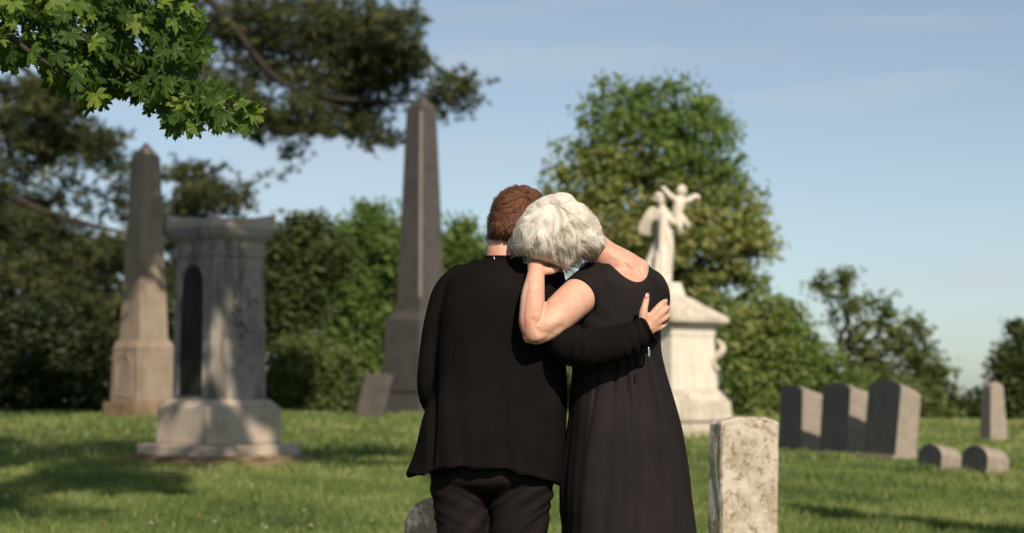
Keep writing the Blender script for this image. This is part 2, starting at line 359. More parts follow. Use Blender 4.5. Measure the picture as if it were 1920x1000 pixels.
p = nd(n, 'BsdfPrincipled', Roughness=.95); p.inputs['Specular IOR Level'].default_value = .1; l.new(c, p.inputs['Base Color'])
b1 = nd(n, 'TexNoise', Scale=30, Detail=6); l.new(vec, b1.inputs['Vector']); b = nd(n, 'Bump', Strength=.8, Distance=.05); l.new(b1.outputs['Fac'], b.inputs['Height']); l.new(b.outputs['Normal'], p.inputs['Normal'])
o = nd(n, 'OutputMaterial'); l.new(p.outputs['BSDF'], o.inputs['Surface'])
tag(link('ground', mesh_np('ground', np.stack((X, Y, Z), -1).reshape(-1, 3), quads=quads), gm, smooth=True), 'grassy cemetery ground rising gently to the left', None, None, 'structure')

def blades(N, y0, y1, spread, hscale, wscale, seed, at=None):
    r = np.random.default_rng(seed)
    u = r.random(N); y = y0 * (y1 / y0) ** u; x = (r.random(N) * 2 - 1) * (spread * y + 1.2)
    if at is not None:
        k = r.integers(0, len(at), N); A = np.array(at)[k]; th = r.random(N) * 6.283; q = A[:, 2] * (1 + .25 * r.normal(size=N) ** 2 * .5); x = (A[:, 0] - 960) / F_PX * A[:, 1] + q * np.cos(th); y = A[:, 1] + q * np.sin(th)
    P = np.stack((x, y, gz(x, y)), -1)
    nz = sines(P * (1, 1, 0), 1.6, seed + 1); nz2 = sines(P * (1, .6, 0), .5, seed + 2)
    h = hscale * (.055 + .035 * r.random(N) + .022 * np.clip(nz, -1, 1.5) + .014 * sines(P * (1, 1, 0), 9, seed + 6)) * (1 + .35 * (r.random(N) < .04))
    w = wscale * (.0035 + .003 * r.random(N)) * (y / 14) ** .75
    a = r.random(N) * 6.283; b = r.random(N) * 6.283; bend = h * (.15 + .55 * r.random(N))
    wd = np.stack((np.cos(a), np.sin(a) * .6, np.zeros(N)), -1) * w[:, None]; bd = np.stack((np.cos(b), np.sin(b), np.zeros(N)), -1) * bend[:, None]
    up = np.zeros((N, 3)); up[:, 2] = 1
    V = np.stack((P - wd, P + wd, P + up * h[:, None] * .6 + bd * .35 + wd * .7, P + up * h[:, None] * .6 + bd * .35 - wd * .7, P + up * h[:, None] + bd), 1)
    V[:, :2, 2] -= .01
    k = np.arange(N)[:, None] * 5
    tint = np.clip(.40 + .13 * nz2 + .14 * sines(P * (1, .5, 0), 3.2, seed + 7) + .10 * sines(P * (1, .7, 0), 11, seed + 8) + .17 * r.normal(size=N) + .3 * (r.random(N) < .07) + .012 * np.clip(x, 0, 6), 0, 1)
    return V.reshape(-1, 3), k + np.array((3, 2, 4)), k + np.array((0, 1, 2, 3)), np.repeat(tint, 5)
parts = [blades(200000, 11.0, 26, .30, 1.12, 1.0, 3), blades(70000, 22, 62, .33, 1.25, 1.3, 4), blades(14000, 4, 11, .36, 1.0, 1.0, 5),
         blades(14000, 1, 2, 1, 1.75, 1.1, 6, [(412, 24, 1.25), (412, 24, 1.5), (270, 38, .95), (789, 45, 1.1), (688, 42, .4), (1256, 38, 1.3), (1502, 30, .6), (1583, 28.4, .62), (1670, 27, .65), (1756, 22.9, .36), (1840, 21.9, .34), (1860, 36, .36)])]
off = 0; VV, TT, QQ, AA = [], [], [], []
for V, T, q, A in parts: VV.append(V); TT.append(T + off); QQ.append(q + off); AA.append(A); off += len(V)
tag(link('grass', mesh_np('grass', np.vstack(VV), np.vstack(TT), np.vstack(QQ), {'tint': np.concatenate(AA)}), M_grassblade), 'short green lawn grass with straw coloured blades', 'grass', None, 'stuff')

# ------------------------------------------------------------------ monuments and gravestones
def mon(name, px, Y, label, cat, group=None):
    x, y, z = G(px, Y); e = empty(name, (x, y, z - .03), label, cat, group); return e, x, y, z - .03, F_PX / Y
def hz(py, Y): return Q(960, py, Y)[2]

# stocky pedestal monument with corner acroteria, near left
e, x, y, z, S = mon('pedestal_monument', 412, 24, 'broad grey stone pedestal monument with flared cap on pale plinth and stepped slabs', 'monument')
rot = R(43); k = .7071 * 1.414 / 1.38 / S
def blk(name, py0, py1, w0, w1, m, bev=.02, rt=None, **kw):
    return link(name, frustum(x, y, hz(py0, 24) if py0 < 870 else z, hz(py1, 24), w0 * k, w1 * k, rot if rt is None else rt, bev, **kw), m, e)
blk('footing_slab', 876, 853, 354, 350, M_brown, .03, cuts=3, rough=.006)
blk('step_slab', 853, 832, 302, 300, M_pale, .02)
plinth = blk('plinth', 832, 763, 232, 228, M_pale, .025); blk('plinth_slope', 763, 749, 224, 186, M_pale, .01)
die = blk('die', 749, 484, 174, 162, M_grey, .01)
blk('neck_moulding', 484, 474, 172, 172, M_grey, .012); fz = blk('frieze', 474, 455, 166, 170, M_grey, .008)
blk('bed_moulding', 455, 446, 176, 190, M_grey, .01); blk('cornice', 446, 431, 194, 200, M_grey, .012)
def facepoint(side, u, py, out):
    """point on the left (-1) or right (+1) face of the die, u across in pixels, out proud of it"""
    zz = hz(py, 24); t = (zz - hz(749, 24)) / (hz(484, 24) - hz(749, 24)); half = (174 + (162 - 174) * t) * k / 2
    az = rot if side > 0 else rot - math.pi / 2
    nrm = np.array((math.sin(az), -math.cos(az), 0)); tan = np.array((math.cos(az), math.sin(az), 0))
    return np.array((x, y, zz)) + nrm * (half + out) + tan * u * k, nrm, tan
# roof of the cap: low pediments with raised corners
bm = bmesh.new(); W = 200 * k / 2; zc = hz(431, 24); c_, s_ = math.cos(rot), math.sin(rot); N = 24; ringv = []
def rp(u, v, h): return (x + c_ * u - s_ * v, y + s_ * u + c_ * v, zc + h)
edge = []
for side in range(4):
    for i in range(N):
        t = -1 + 2 * i / N; h = .03 + .15 * max(0, (abs(t) - .6) / .4) ** 1.3 + .10 * max(0, 1 - abs(t) / .7)
        u, v = [(t, -1), (1, t), (-t, 1), (-1, -t)][side]; edge.append((u * W, v * W, h))
low = [bm.verts.new(rp(u, v, 0)) for u, v, h in edge]; top = [bm.verts.new(rp(u, v, h)) for u, v, h in edge]
inn = [bm.verts.new(rp(u * .62, v * .62, h * .4 + .07)) for u, v, h in edge]; ctr = bm.verts.new(rp(0, 0, .14)); n4 = len(edge)
for i in range(n4):
    j = (i + 1) % n4
    bm.faces.new((low[i], low[j], top[j], top[i])); bm.faces.new((top[i], top[j], inn[j], inn[i])); bm.faces.new((inn[i], inn[j], ctr))
bm.faces.new(low[::-1]); me = bpy.data.meshes.new('cap'); bm.to_mesh(me); bm.free(); cap = link('cap', me, M_pale, e)
# niche frame on the left face with the recess put in as a flat dark panel, fluted corner strip and carved wreath on the right face
mb = MB(); pts = []
for u, py in [(-56, 740), (-56, 640), (-54, 560), (-48, 520), (-27, 501), (0, 495), (27, 501), (48, 520), (54, 560), (56, 640), (56, 740)]: pts.append(facepoint(-1, u, py, .004)[0])
mb.limb(pts, [.022] * len(pts), n=8, res=40); link('niche_frame', mb.mesh('f'), M_grey, e, smooth=True)
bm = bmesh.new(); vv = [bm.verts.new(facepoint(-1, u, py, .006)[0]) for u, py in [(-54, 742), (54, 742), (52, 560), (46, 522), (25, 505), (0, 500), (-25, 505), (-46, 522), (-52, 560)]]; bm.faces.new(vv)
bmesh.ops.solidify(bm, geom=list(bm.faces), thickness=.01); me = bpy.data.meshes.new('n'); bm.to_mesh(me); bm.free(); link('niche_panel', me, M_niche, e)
for i, u in enumerate((-77, -68, -59, -50, -41)):
    mb = MB(); mb.limb([facepoint(1, u, 738, .0)[0], facepoint(1, u * .955, 495, .0)[0]], [.016, .015], n=8, res=4); link('flute', mb.mesh('fl'), M_grey, e, smooth=True)
mb = MB(); r_ = np.random.default_rng(5)
for i in range(70):
    a = i * .37 + r_.normal() * .2; rad = 24 + r_.normal() * 6; py = 565 - rad * 1.5 * math.cos(a) + (30 if i % 5 == 0 else 0); u = 20 + rad * math.sin(a)
    pnt, nr, tn = facepoint(1, u, py, .012); mb.ball(pnt, .03 + .015 * r_.random(), .03, .045, n=8)
link('carved_wreath', grow(mb, 'w', .014, 3), M_grey, e)

# obelisk, far left
e, x, y, z, S = mon('obelisk', 270, 38, 'tan sandstone obelisk on square pedestal under pine boughs, left of broad monument', 'obelisk')
rot = R(45); k = 1 / 1.414 / S * 1.02
def ob(name, py0, py1, w0, w1, m, bev=.02, dx=0, base=False, Yd=38):
    return link(name, frustum(x, y, z if base else hz(py0, Yd), hz(py1, Yd), w0 * k, w1 * k, rot, bev), m, e)
ob('base_slab', 781, 754, 152, 148, M_brown, .03, base=True); ob('pedestal', 754, 655, 122, 114, M_tan, .02); ob('pedestal_cap', 655, 638, 118, 98, M_tan, .02)
ob('shaft', 638, 296, 90, 54, M_tan, .012); ob('point', 296, 268, 54, 3, M_tan, .003)
az = rot - math.pi / 2; nrm = np.array((math.sin(az), -math.cos(az), 0)); tan = np.array((math.cos(az), math.sin(az), 0)); mb = MB(); pts = []
for u, py in [(-34, 742), (-34, 700), (-32, 684), (-18, 672), (0, 668), (18, 672), (32, 684), (34, 700), (34, 742), (0, 742), (-34, 742)]:
    t = (754 - py) / 99; pts.append(np.array((x, y, hz(py, 38))) + nrm * ((122 - 8 * t) * k / 2) + tan * u * k)
mb.limb(pts, [.02] * len(pts), n=8, res=50); link('arched_panel_frame', mb.mesh('f'), M_tan, e, smooth=True)

# dark obelisk, centre, with a pale chamfer towards the camera
e, x, y, z, S = mon('obelisk', 789, 45, 'tall dark granite obelisk with a pale stripe down its near corner', 'obelisk')
k = 1 / 1.414 / S; rot = R(46)
def ob2(name, py0, py1, w0, w1, m, bev=.02, base=False): return link(name, frustum(x, y, z if base else hz(py0, 45), hz(py1, 45), w0 * k, w1 * k, rot, bev), m, e)
ob2('base_block', 783, 735, 152, 136, M_dark, .03, True); ob2('pedestal', 735, 600, 144, 136, M_dark, .02); ob2('pedestal_cap', 600, 584, 128, 100, M_dark, .02)
ob2('shaft', 584, 203, 92, 56, M_dark, .004); ob2('point', 203, 177, 56, 2, M_dark, .004)
h0, h1 = hz(560, 45), hz(212, 45); vv = []
vd = np.array((-x, -y, 0)); vd = vd / np.linalg.norm(vd); sd_ = np.array((-vd[1], vd[0], 0)); cdir = np.array((math.sin(rot - R(45)), -math.cos(rot - R(45)), 0)); ctan = np.array((cdir[1], -cdir[0], 0)) * -1
bm = bmesh.new()
for zz, wpx in ((h0, 92 - 36 * (584 - 560) / 381), (h1, 92 - 36 * (584 - 212) / 381)):
    rad = wpx * k * .7071
    for sx, outw in ((-1, -.09), (-1, .004), (1, .004), (1, -.09)):
        vv.append(bm.verts.new(np.array((x, y, zz)) + cdir * (rad + outw) + ctan * sx * (.03 if outw > 0 else .05)))
for f in ((0, 1, 5, 4), (1, 2, 6, 5), (2, 3, 7, 6), (3, 0, 4, 7), (3, 2, 1, 0), (4, 5, 6, 7)): bm.faces.new([vv[i] for i in f])
bmesh.ops.recalc_face_normals(bm, faces=bm.faces); me = bpy.data.meshes.new('c'); bm.to_mesh(me); bm.free(); link('corner_chamfer', me, M_rough, e)

# leaning slab beside it
x, y, z = G(688, 42); S = F_PX / 42
me = prism(arch(.62, 1.04, .05), .20, x, y, z - .05, R(20), .015, lean=(.24, .05))
tag(link('gravestone', me, M_niche, origin=(x, y, z)), 'small dark slab gravestone leaning right beside the dark obelisk', 'gravestone')

# angel monument
SY = 38
e, x, y, z, S = mon('angel_monument', 1256, SY, 'white marble monument with hipped roof carrying a statue of a winged figure', 'monument')
rot = R(43); k = 1 / 1.414 / S
def st(name, py0, py1, w0, w1, m, bev=.02, base=False): return link(name, frustum(x, y, z if base else hz(py0, SY), hz(py1, SY), w0 * k, w1 * k, rot, bev), m, e)
st('base_block', 826, 790, 222, 218, M_white2, .02, True); st('plinth', 790, 752, 234, 230, M_white2, .05); st('plinth_slope', 752, 732, 222, 184, M_white2, .03)
st('die', 732, 632, 178, 166, M_white, .015); st('neck', 632, 612, 170, 172, M_white, .015); st('eave', 606, 596, 222, 224, M_white2, .012); st('bed_moulding', 612, 606, 182, 190, M_white2, .008)
st('hipped_roof', 596, 556, 220, 66, M_white2, .01); st('statue_base', 556, 530, 62, 44, M_white, .03)
mb = MB(); b0 = np.array((x, y, 0))
for i in range(9):
    a = i / 8; mb.ball(Q(1346 + 10 * math.sin(a * 6.3), 640 + 52 * a, SY - .1), .05 + .03 * math.sin(a * 3.1), n=10)
link('side_scroll', grow(mb, 's', .03, 2), M_white2, e)
SC = 1 / S
def sp(px, py, dy=0): return Q(px, py, SY + dy)
fig = empty('winged_figure', (0, 0, 0)); fig.parent = e; fig.location = Vector((x, y, hz(532, SY))) - wloc(e)
mb = MB()
mb.limb([sp(1240, 540), sp(1243, 505), sp(1247, 470), sp(1248, 440), sp(1246, 412), sp(1243, 396)], [19 * SC, 18 * SC, 17 * SC, 14 * SC, 14 * SC, 10 * SC], n=20, res=24)
mb.limb([sp(1243, 398), sp(1240, 384)], [6 * SC, 6 * SC]); mb.ball(sp(1238, 373), 9.6 * SC, 10.5 * SC, 12 * SC)
mb.ball(sp(1236, 367, -.02), 10 * SC, 10.5 * SC, 7 * SC); mb.ball(sp(1229, 373, -.02), 5 * SC)
mb.limb([sp(1252, 404, -.05), sp(1262, 418, -.16), sp(1272, 410, -.14)], [7.5 * SC, 6.5 * SC, 5 * SC])
mb.limb([sp(1236, 404, .05), sp(1252, 424, .16), sp(1270, 420, .12)], [7 * SC, 6 * SC, 5 * SC])
for i in range(9):
    a = i / 8; mb.limb([sp(1232 + 24 * a, 470, -.17 + .1 * abs(a - .5)), sp(1226 + 30 * a, 535, -.19 + .1 * abs(a - .5))], [2.4 * SC, 3.4 * SC], n=8)
mb.limb([sp(1234, 440, .1), sp(1226, 470, .14), sp(1216, 505, .14), sp(1218, 538, .1)], [3 * SC, 7 * SC, 10 * SC, 12 * SC])
mb.limb([sp(1246, 402, -.12), sp(1240, 430, -.15), sp(1238, 470, -.17)], [4 * SC, 4 * SC, 3 * SC], n=8); mb.limb([sp(1253, 440, -.13), sp(1258, 470, -.16), sp(1250, 510, -.18)], [4 * SC, 5 * SC, 4 * SC], n=8)
me = grow(mb, 'robed_body', .013, 2); link('robed_body', me, M_white, fig)
for sx, dy in ((0, -.05), (12, .3)):
    mb = MB()
    for i in range(9):
        a = i / 8; mb.limb([sp(1234 - 3 * a + sx, 396 + 14 * a, dy), sp(1220 - 3 * a + sx, 394 + 20 * a, dy - .02), sp(1202 - 1 * a + 14 * a * a + sx, 424 + 13 * a, dy + .02), sp(1200 + 18 * a * a + sx, 436 + 5 * a, dy + .03)], [3.5 * SC, 5.5 * SC, 5 * SC, 3 * SC], n=8, flat=.55)
    link('wing', grow(mb, 'wing', .016, 2), M_white2, fig)
mb = MB()
mb.ball(sp(1278, 358, -.1), 10 * SC, 10.5 * SC, 11.5 * SC); mb.limb([sp(1277, 368, -.1), sp(1274, 382, -.1), sp(1270, 400, -.1), sp(1270, 412, -.1)], [6 * SC, 10.5 * SC, 10.5 * SC, 11 * SC])
mb.limb([sp(1270, 376, -.12), sp(1258, 368, -.14), sp(1248, 358, -.12), sp(1243, 352, -.12)], [5.5 * SC, 5.2 * SC, 4.6 * SC, 4 * SC])
mb.limb([sp(1282, 378, -.1), sp(1294, 374, -.1), sp(1303, 368, -.1), sp(1309, 370, -.1)], [6 * SC, 5.6 * SC, 5 * SC, 4.6 * SC])
mb.limb([sp(1268, 410, -.1), sp(1274, 424, -.14), sp(1275, 436, -.08)], [7.5 * SC, 6.2 * SC, 5 * SC]); mb.limb([sp(1277, 408, -.1), sp(1286, 418, -.1), sp(1290, 426, -.04)], [7.2 * SC, 6 * SC, 5 * SC])
link('held_child', grow(mb, 'child', .014, 3), M_white, fig)

# three tall leaning dark slabs, two low stones and a small obelisk, right
for px, Yd, wd, ht, lean, lab, tilt in ((1502, 30, .84, 1.05, .03, 'tall dark slab gravestone, leftmost of the row of three', -74), (1583, 28.4, .92, 1.075, .07, 'tall dark slab gravestone, middle of the row of three', -74), (1664, 27, .94, 1.10, .10, 'tall dark slab gravestone leaning right, rightmost of the row of three', -73)):
    x, y, z = G(px, Yd); e = empty('gravestone', (x, y, z - .03), lab, 'gravestone', 'row of three tall slabs')
    az = R(tilt); r0 = az
    link('base_stone', frustum(x, y, z - .05, z + .10, wd + .22, wd + .18, r0, .02, d0=.52, d1=.48), M_slabside, e)
    bp = np.array((x, y, z + .10)); prof = arch(wd, ht - .08, .09)
    me = prism(prof, .40 if px < 1600 else .31, x, y, z + .095, r0, .01, back_drop=.13, lean=(lean, 0))
    me.materials.append(M_slabside); me.materials.append(M_slab); nf = Vector((math.sin(az), -math.cos(az), 0))
    for f in me.polygons: f.material_index = 1 if abs(f.normal.dot(nf)) > .9 else 0
    link('slab', me, None, e)
for px, Yd, wd, ht, lab in ((1756, 23.4, .56, .37, 'low dark round-topped gravestone beside the row of tall slabs'), (1840, 22.4, .56, .39, 'low dark round-topped gravestone in front of the small obelisk')):
    x, y, z = G(px, Yd); az = R(-72)
    me = prism(arch(wd, ht + .06, .12), .28, x, y, z - .05, az, .012, back_drop=.05, lean=(.08, 0)); me.materials.append(M_slabside); me.materials.append(M_slab); nf = Vector((math.sin(az), -math.cos(az), 0))
    for f in me.polygons: f.material_index = 1 if abs(f.normal.dot(nf)) > .9 else 0
    tag(link('gravestone', me, None, origin=(x, y, z)), lab, 'gravestone', 'low round-topped stones')
e, x, y, z, S = mon('obelisk', 1860, 36, 'small pale pink-grey obelisk at the right edge before dark trees', 'obelisk')
link('base_block', frustum(x, y, z - .05, z + .05, .5, .48, R(20), .02), M_slabside, e)
link('shaft', frustum(x, y, z + .05, hz(724, 36), .37, .265, R(20), .012), M_slabside, e); link('point', frustum(x, y, hz(724, 36), hz(717, 36), .265, .12, R(20), .01), M_slabside, e)

# near lichen-covered stone, right of the couple
x, y, z = G(1388, 9.2); S = F_PX / 9.2; hh = hz(782, 9.2) - z
bmp = prism(arch(.305, hh + .2, .028, 14), .115, x, y, z - .2, R(25), .007, lean=(.012, 0))
bm = bmesh.new(); bm.from_mesh(bmp); bmesh.ops.triangulate(bm, faces=bm.faces)
bmesh.ops.subdivide_edges(bm, edges=[e_ for e_ in bm.edges if e_.calc_length() > .05], cuts=3, use_grid_fill=True); bmesh.ops.subdivide_edges(bm, edges=[e_ for e_ in bm.edges if e_.calc_length() > .03], cuts=2)
bm.to_mesh(bmp); bm.free(); C_, N_ = co_no(bmp); set_co(bmp, C_ + N_ * (.0025 * sines(C_, 45, 3) + .002 * sines(C_, 130, 4))[:, None])
o = link('gravestone', bmp, M_lichen, origin=(x, y, z)); tag(o, 'lichen-spotted pale tablet gravestone with curved top right of the couple', 'gravestone')
# little stained stone by the trousers, left
x, y, z = G(812, 7.6); hh = hz(932, 7.6) - z
bmp = prism(arch(.23, hh + .15, .09, 12), .09, x, y, z - .15, R(-24), .012, lean=(.02, 0)); o = link('gravestone', bmp, M_black_stained, origin=(x, y, z))
tag(o, 'small black-stained round-topped gravestone behind the trousered legs', 'gravestone')
# a tall stone outside the frame on the right; its shadow lies across the grass
x, y, z = 4.35, 11.3, float(gz(4.35, 11.3)); e = empty('obelisk', (x, y, z - .03), 'grey obelisk just outside the frame on the right casting a long shadow', 'obelisk')
link('base_block', frustum(x, y, z - .05, z + .4, .9, .86, R(43), .02), M_grey, e); link('shaft', frustum(x, y, z + .4, z + 4.4, .5, .36, R(43), .012), M_grey, e); link('point', frustum(x, y, z + 4.4, z + 4.65, .36, .02, R(43), .004), M_grey, e)

# ------------------------------------------------------------------ trees and shrubs
def leaf_cloud(C, rad, n, size, seed, tint_fn=None, clump=.35, per=26, flat=.9):
    """leaves in clumps spread through ellipsoids C (centres) with radii rad; returns V, quads, tint"""
    r = np.random.default_rng(seed); C = np.asarray(C, float); rad = np.asarray(rad, float)
    vol = (rad[:, 0] * rad[:, 2]) ** 1.0; pick = r.choice(len(C), size=max(1, n // per), p=vol / vol.sum())
    d = unit(r.normal(size=(len(pick), 3))); s = r.random(len(pick)) ** .38
    cc = C[pick] + d * s[:, None] * rad[pick]
    rr = clump * (.5 + r.random(len(pick)))
    k = np.repeat(np.arange(len(pick)), per); N = len(k)
    g = np.clip(r.normal(size=(N, 3)), -1.7, 1.7) * .55; g[:, 2] *= .7
    P = cc[k] + g * rr[k][:, None]
    u = unit(r.normal(size=(N, 3)) * (1, 1, .6)); v = unit(np.cross(u, unit(r.normal(size=(N, 3)) + np.array(to_sun) * flat)))
    sz = size * (.6 + .8 * r.random(N))[:, None]
    V = np.stack((P - u * sz, P + v * sz * .55, P + u * sz, P - v * sz * .55), 1).reshape(-1, 3)
    q = np.arange(N * 4).reshape(-1, 4); ct = r.random(len(pick)); tint = np.clip(.55 * ct[k] + .45 * r.random(N), 0, 1)
    if tint_fn is not None: tint = tint_fn(P, tint, r)
    return V, q, np.repeat(tint, 4)
def wood(mb, a, b, r0, r1, seed, sag=0):
    r = np.random.default_rng(seed); a = np.asarray(a, float); b = np.asarray(b, float); L = np.linalg.norm(b - a)
    pts = [a + (b - a) * t + r.normal(size=3) * L * .035 * (0 < t < 1) - np.array((0, 0, sag * L * math.sin(t * 3.14))) for t in (0, .25, .5, .75, 1)]
    mb.limb(pts, np.linspace(r0, r1, 5), n=8, res=12)
def tree(name, px, Y, blobs, n, size, m, label, cat='tree', seed=1, clump=.5, trunk_r=.22, depth=.8, tint_fn=None, per=26, group=None, gap_low=None):
    """blobs are (px, py, rx, ry[, dY]) in photo pixels at distance Y; a trunk rises from the ground under px and limbs reach into them"""
    x, y, z = G(px, Y); e = empty(name, (x, y, z - .1), label, cat, group); C, Rd = [], []
    for b in blobs:
        dY = b[4] if len(b) > 4 else 0; C.append(Q(b[0], b[1], Y + dY)); rx, ry = b[2] * Y / F_PX, b[3] * Y / F_PX; Rd.append((rx, depth * (rx + ry) / 2, ry))
    V, q, t = leaf_cloud(C, Rd, n, size, seed, tint_fn, clump, per)
    keep = V.reshape(-1, 4, 3)[:, :, 2].min(1) > gz(V.reshape(-1, 4, 3)[:, 0, 0], V.reshape(-1, 4, 3)[:, 0, 1]) - .05
    V = V.reshape(-1, 4, 3)[keep].reshape(-1, 3); t = t.reshape(-1, 4)[keep].ravel(); q = np.arange(len(V)).reshape(-1, 4)
    link('crown', mesh_np('crown', V, None, q, {'tint': t}), m, e)
    mb = MB(); top = max(c[2] for c in C); r = np.random.default_rng(seed + 9); base = np.array((x, y, z - .2)); fork = base + (0, 0, .38 * (top - z))
    wood(mb, base, fork, trunk_r, trunk_r * .72, seed); hi = C[int(np.argmax([c[2] for c in C]))]; wood(mb, fork, hi, trunk_r * .72, trunk_r * .15, seed + 1)
    for i, c in enumerate(C):
        st_ = fork + (hi - fork) * r.uniform(0, .55); wood(mb, st_, c + r.normal(size=3) * .1, trunk_r * .4, trunk_r * .08, seed + 2 + i)
        for j in range(3):
            wood(mb, st_ + (c - st_) * r.uniform(.4, .9), c + unit(r.normal(size=3)) * np.array(Rd[i]) * .85, trunk_r * .16, .012, seed + 50 + i * 7 + j)
    link('trunk', mb.mesh('trunk'), M_bark, e, smooth=True)
    return e
# the big rounded tree behind the angel
def seedy(P, t, r):
    zz = (P[:, 2] - P[:, 2].min()) / np.ptp(P[:, 2]); w = np.clip(sines(P, 1.1, 77) * .5 + .55 - .55 * np.clip(zz - .62, 0, 1) * 2, 0, 1)
    return np.clip(t * .55 + .55 * w * (r.random(len(t)) < .72), 0, 1)
tree('rounded_tree', 1255, 62, [(1150, 230, 78, 78), (1255, 205, 92, 58), (1318, 262, 68, 76), (1240, 300, 150, 110), (1120, 330, 82, 80), (1075, 370, 50, 42), (1368, 375, 60, 84), (1180, 430, 120, 105), (1300, 430, 120, 110), (1395, 465, 68, 64),
     (1210, 560, 150, 100), (1340, 565, 100, 90), (1420, 530, 38, 26), (1290, 680, 120, 90), (1400, 650, 60, 60), (1160, 690, 100, 80), (1262, 160, 40, 22), (1130, 172, 44, 30), (1045, 350, 30, 24), (1445, 470, 30, 18), (1415, 440, 40, 50), (1085, 290, 40, 46), (1240, 400, 170, 120)], 40000, .10, M_leaf_seed,
     'large rounded tree with yellow-green seeds standing behind the angel monument', seed=11, clump=.44, trunk_r=.3, tint_fn=seedy, per=42)
tree('shrubby_tree', 1450, 56, [(1440, 610, 70, 60), (1395, 660, 60, 70), (1480, 660, 60, 60), (1420, 735, 80, 55), (1505, 690, 45, 50), (1535, 690, 50, 50), (1575, 730, 50, 40), (1470, 740, 90, 50), (1560, 760, 60, 40)], 22000, .085, M_leaf_seed,
     'low bushy yellow-green tree behind the leftmost tall slab gravestone', seed=12, clump=.35, trunk_r=.14, tint_fn=seedy)
tree('slender_tree', 1590, 66, [(1545, 535, 34, 26), (1590, 560, 30, 30), (1560, 610, 20, 26), (1650, 580, 44, 36), (1640, 640, 50, 36), (1700, 630, 40, 36), (1720, 670, 30, 30), (1742, 705, 34, 36), (1768, 748, 32, 34), (1620, 700, 50, 40), (1690, 710, 60, 40), (1590, 520, 20, 14)], 5600, .10, M_leaf_olive,
     'thin loose tree with see-through crown rising above the tall slab gravestones', seed=13, clump=.42, trunk_r=.16, per=45)
for i, (px, Yd, bl, m, lab, nn) in enumerate([
    (1650, 58, [(1600, 765, 80, 50), (1690, 770, 70, 60), (1740, 790, 60, 60), (1640, 810, 90, 50), (1560, 800, 60, 60)], M_leaf_olive, 'olive shrub directly behind the three tall slab gravestones', 15000),
    (1790, 64, [(1770, 800, 50, 50), (1810, 790, 45, 50), (1750, 750, 40, 40), (1800, 840, 80, 40), (1850, 800, 50, 50)], M_leaf_dark, 'dark shrub left of the small obelisk', 12000),
    (1925, 60, [(1915, 660, 34, 50), (1908, 622, 20, 26), (1882, 700, 26, 44), (1852, 760, 40, 40), (1905, 740, 50, 50), (1940, 700, 50, 70), (1900, 800, 60, 50), (1960, 790, 70, 70)], M_leaf_dark, 'dark tree cut by the right edge of the picture', 13000),
    (590, 62, [(560, 690, 70, 60), (620, 700, 50, 60), (530, 740, 60, 40), (600, 750, 80, 40), (660, 760, 40, 30)], M_leaf_olive, 'olive green shrub between the broad monument and the leaning slab', 16000),
    (1080, 66, [(1060, 700, 80, 80), (1120, 760, 90, 50), (980, 740, 80, 60), (900, 760, 60, 50)], M_leaf_bright, 'green shrub seen in the narrow gap between the couple', 9000),
    (90, 46, [(60, 650, 110, 90), (160, 690, 90, 80), (60, 740, 120, 50), (190, 740, 60, 50), (-60, 680, 100, 110), (290, 690, 60, 70), (330, 620, 40, 60)], M_shaded_yew, 'dark evergreen shrub at the left edge behind the tan obelisk', 20000)]):
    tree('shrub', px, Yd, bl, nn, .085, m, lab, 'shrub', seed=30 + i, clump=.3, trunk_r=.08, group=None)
tree('leafy_tree', 690, 78, [(700, 440, 60, 45), (640, 480, 60, 60), (740, 500, 60, 60), (660, 560, 80, 60), (740, 600, 70, 70), (640, 640, 60, 50), (860, 450, 40, 36), (830, 520, 60, 60), (700, 680, 80, 60), (690, 400, 30, 18), (895, 470, 16, 20)], 34000, .12, M_leaf_bright,
     'bright green leafy tree behind the dark obelisk', seed=14, clump=.6, trunk_r=.25, per=70)
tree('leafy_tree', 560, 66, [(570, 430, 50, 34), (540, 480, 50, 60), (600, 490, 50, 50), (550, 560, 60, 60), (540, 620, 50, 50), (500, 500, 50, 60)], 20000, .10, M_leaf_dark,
     'dark green tree right behind the broad monument', seed=15, clump=.5, trunk_r=.22, per=60)

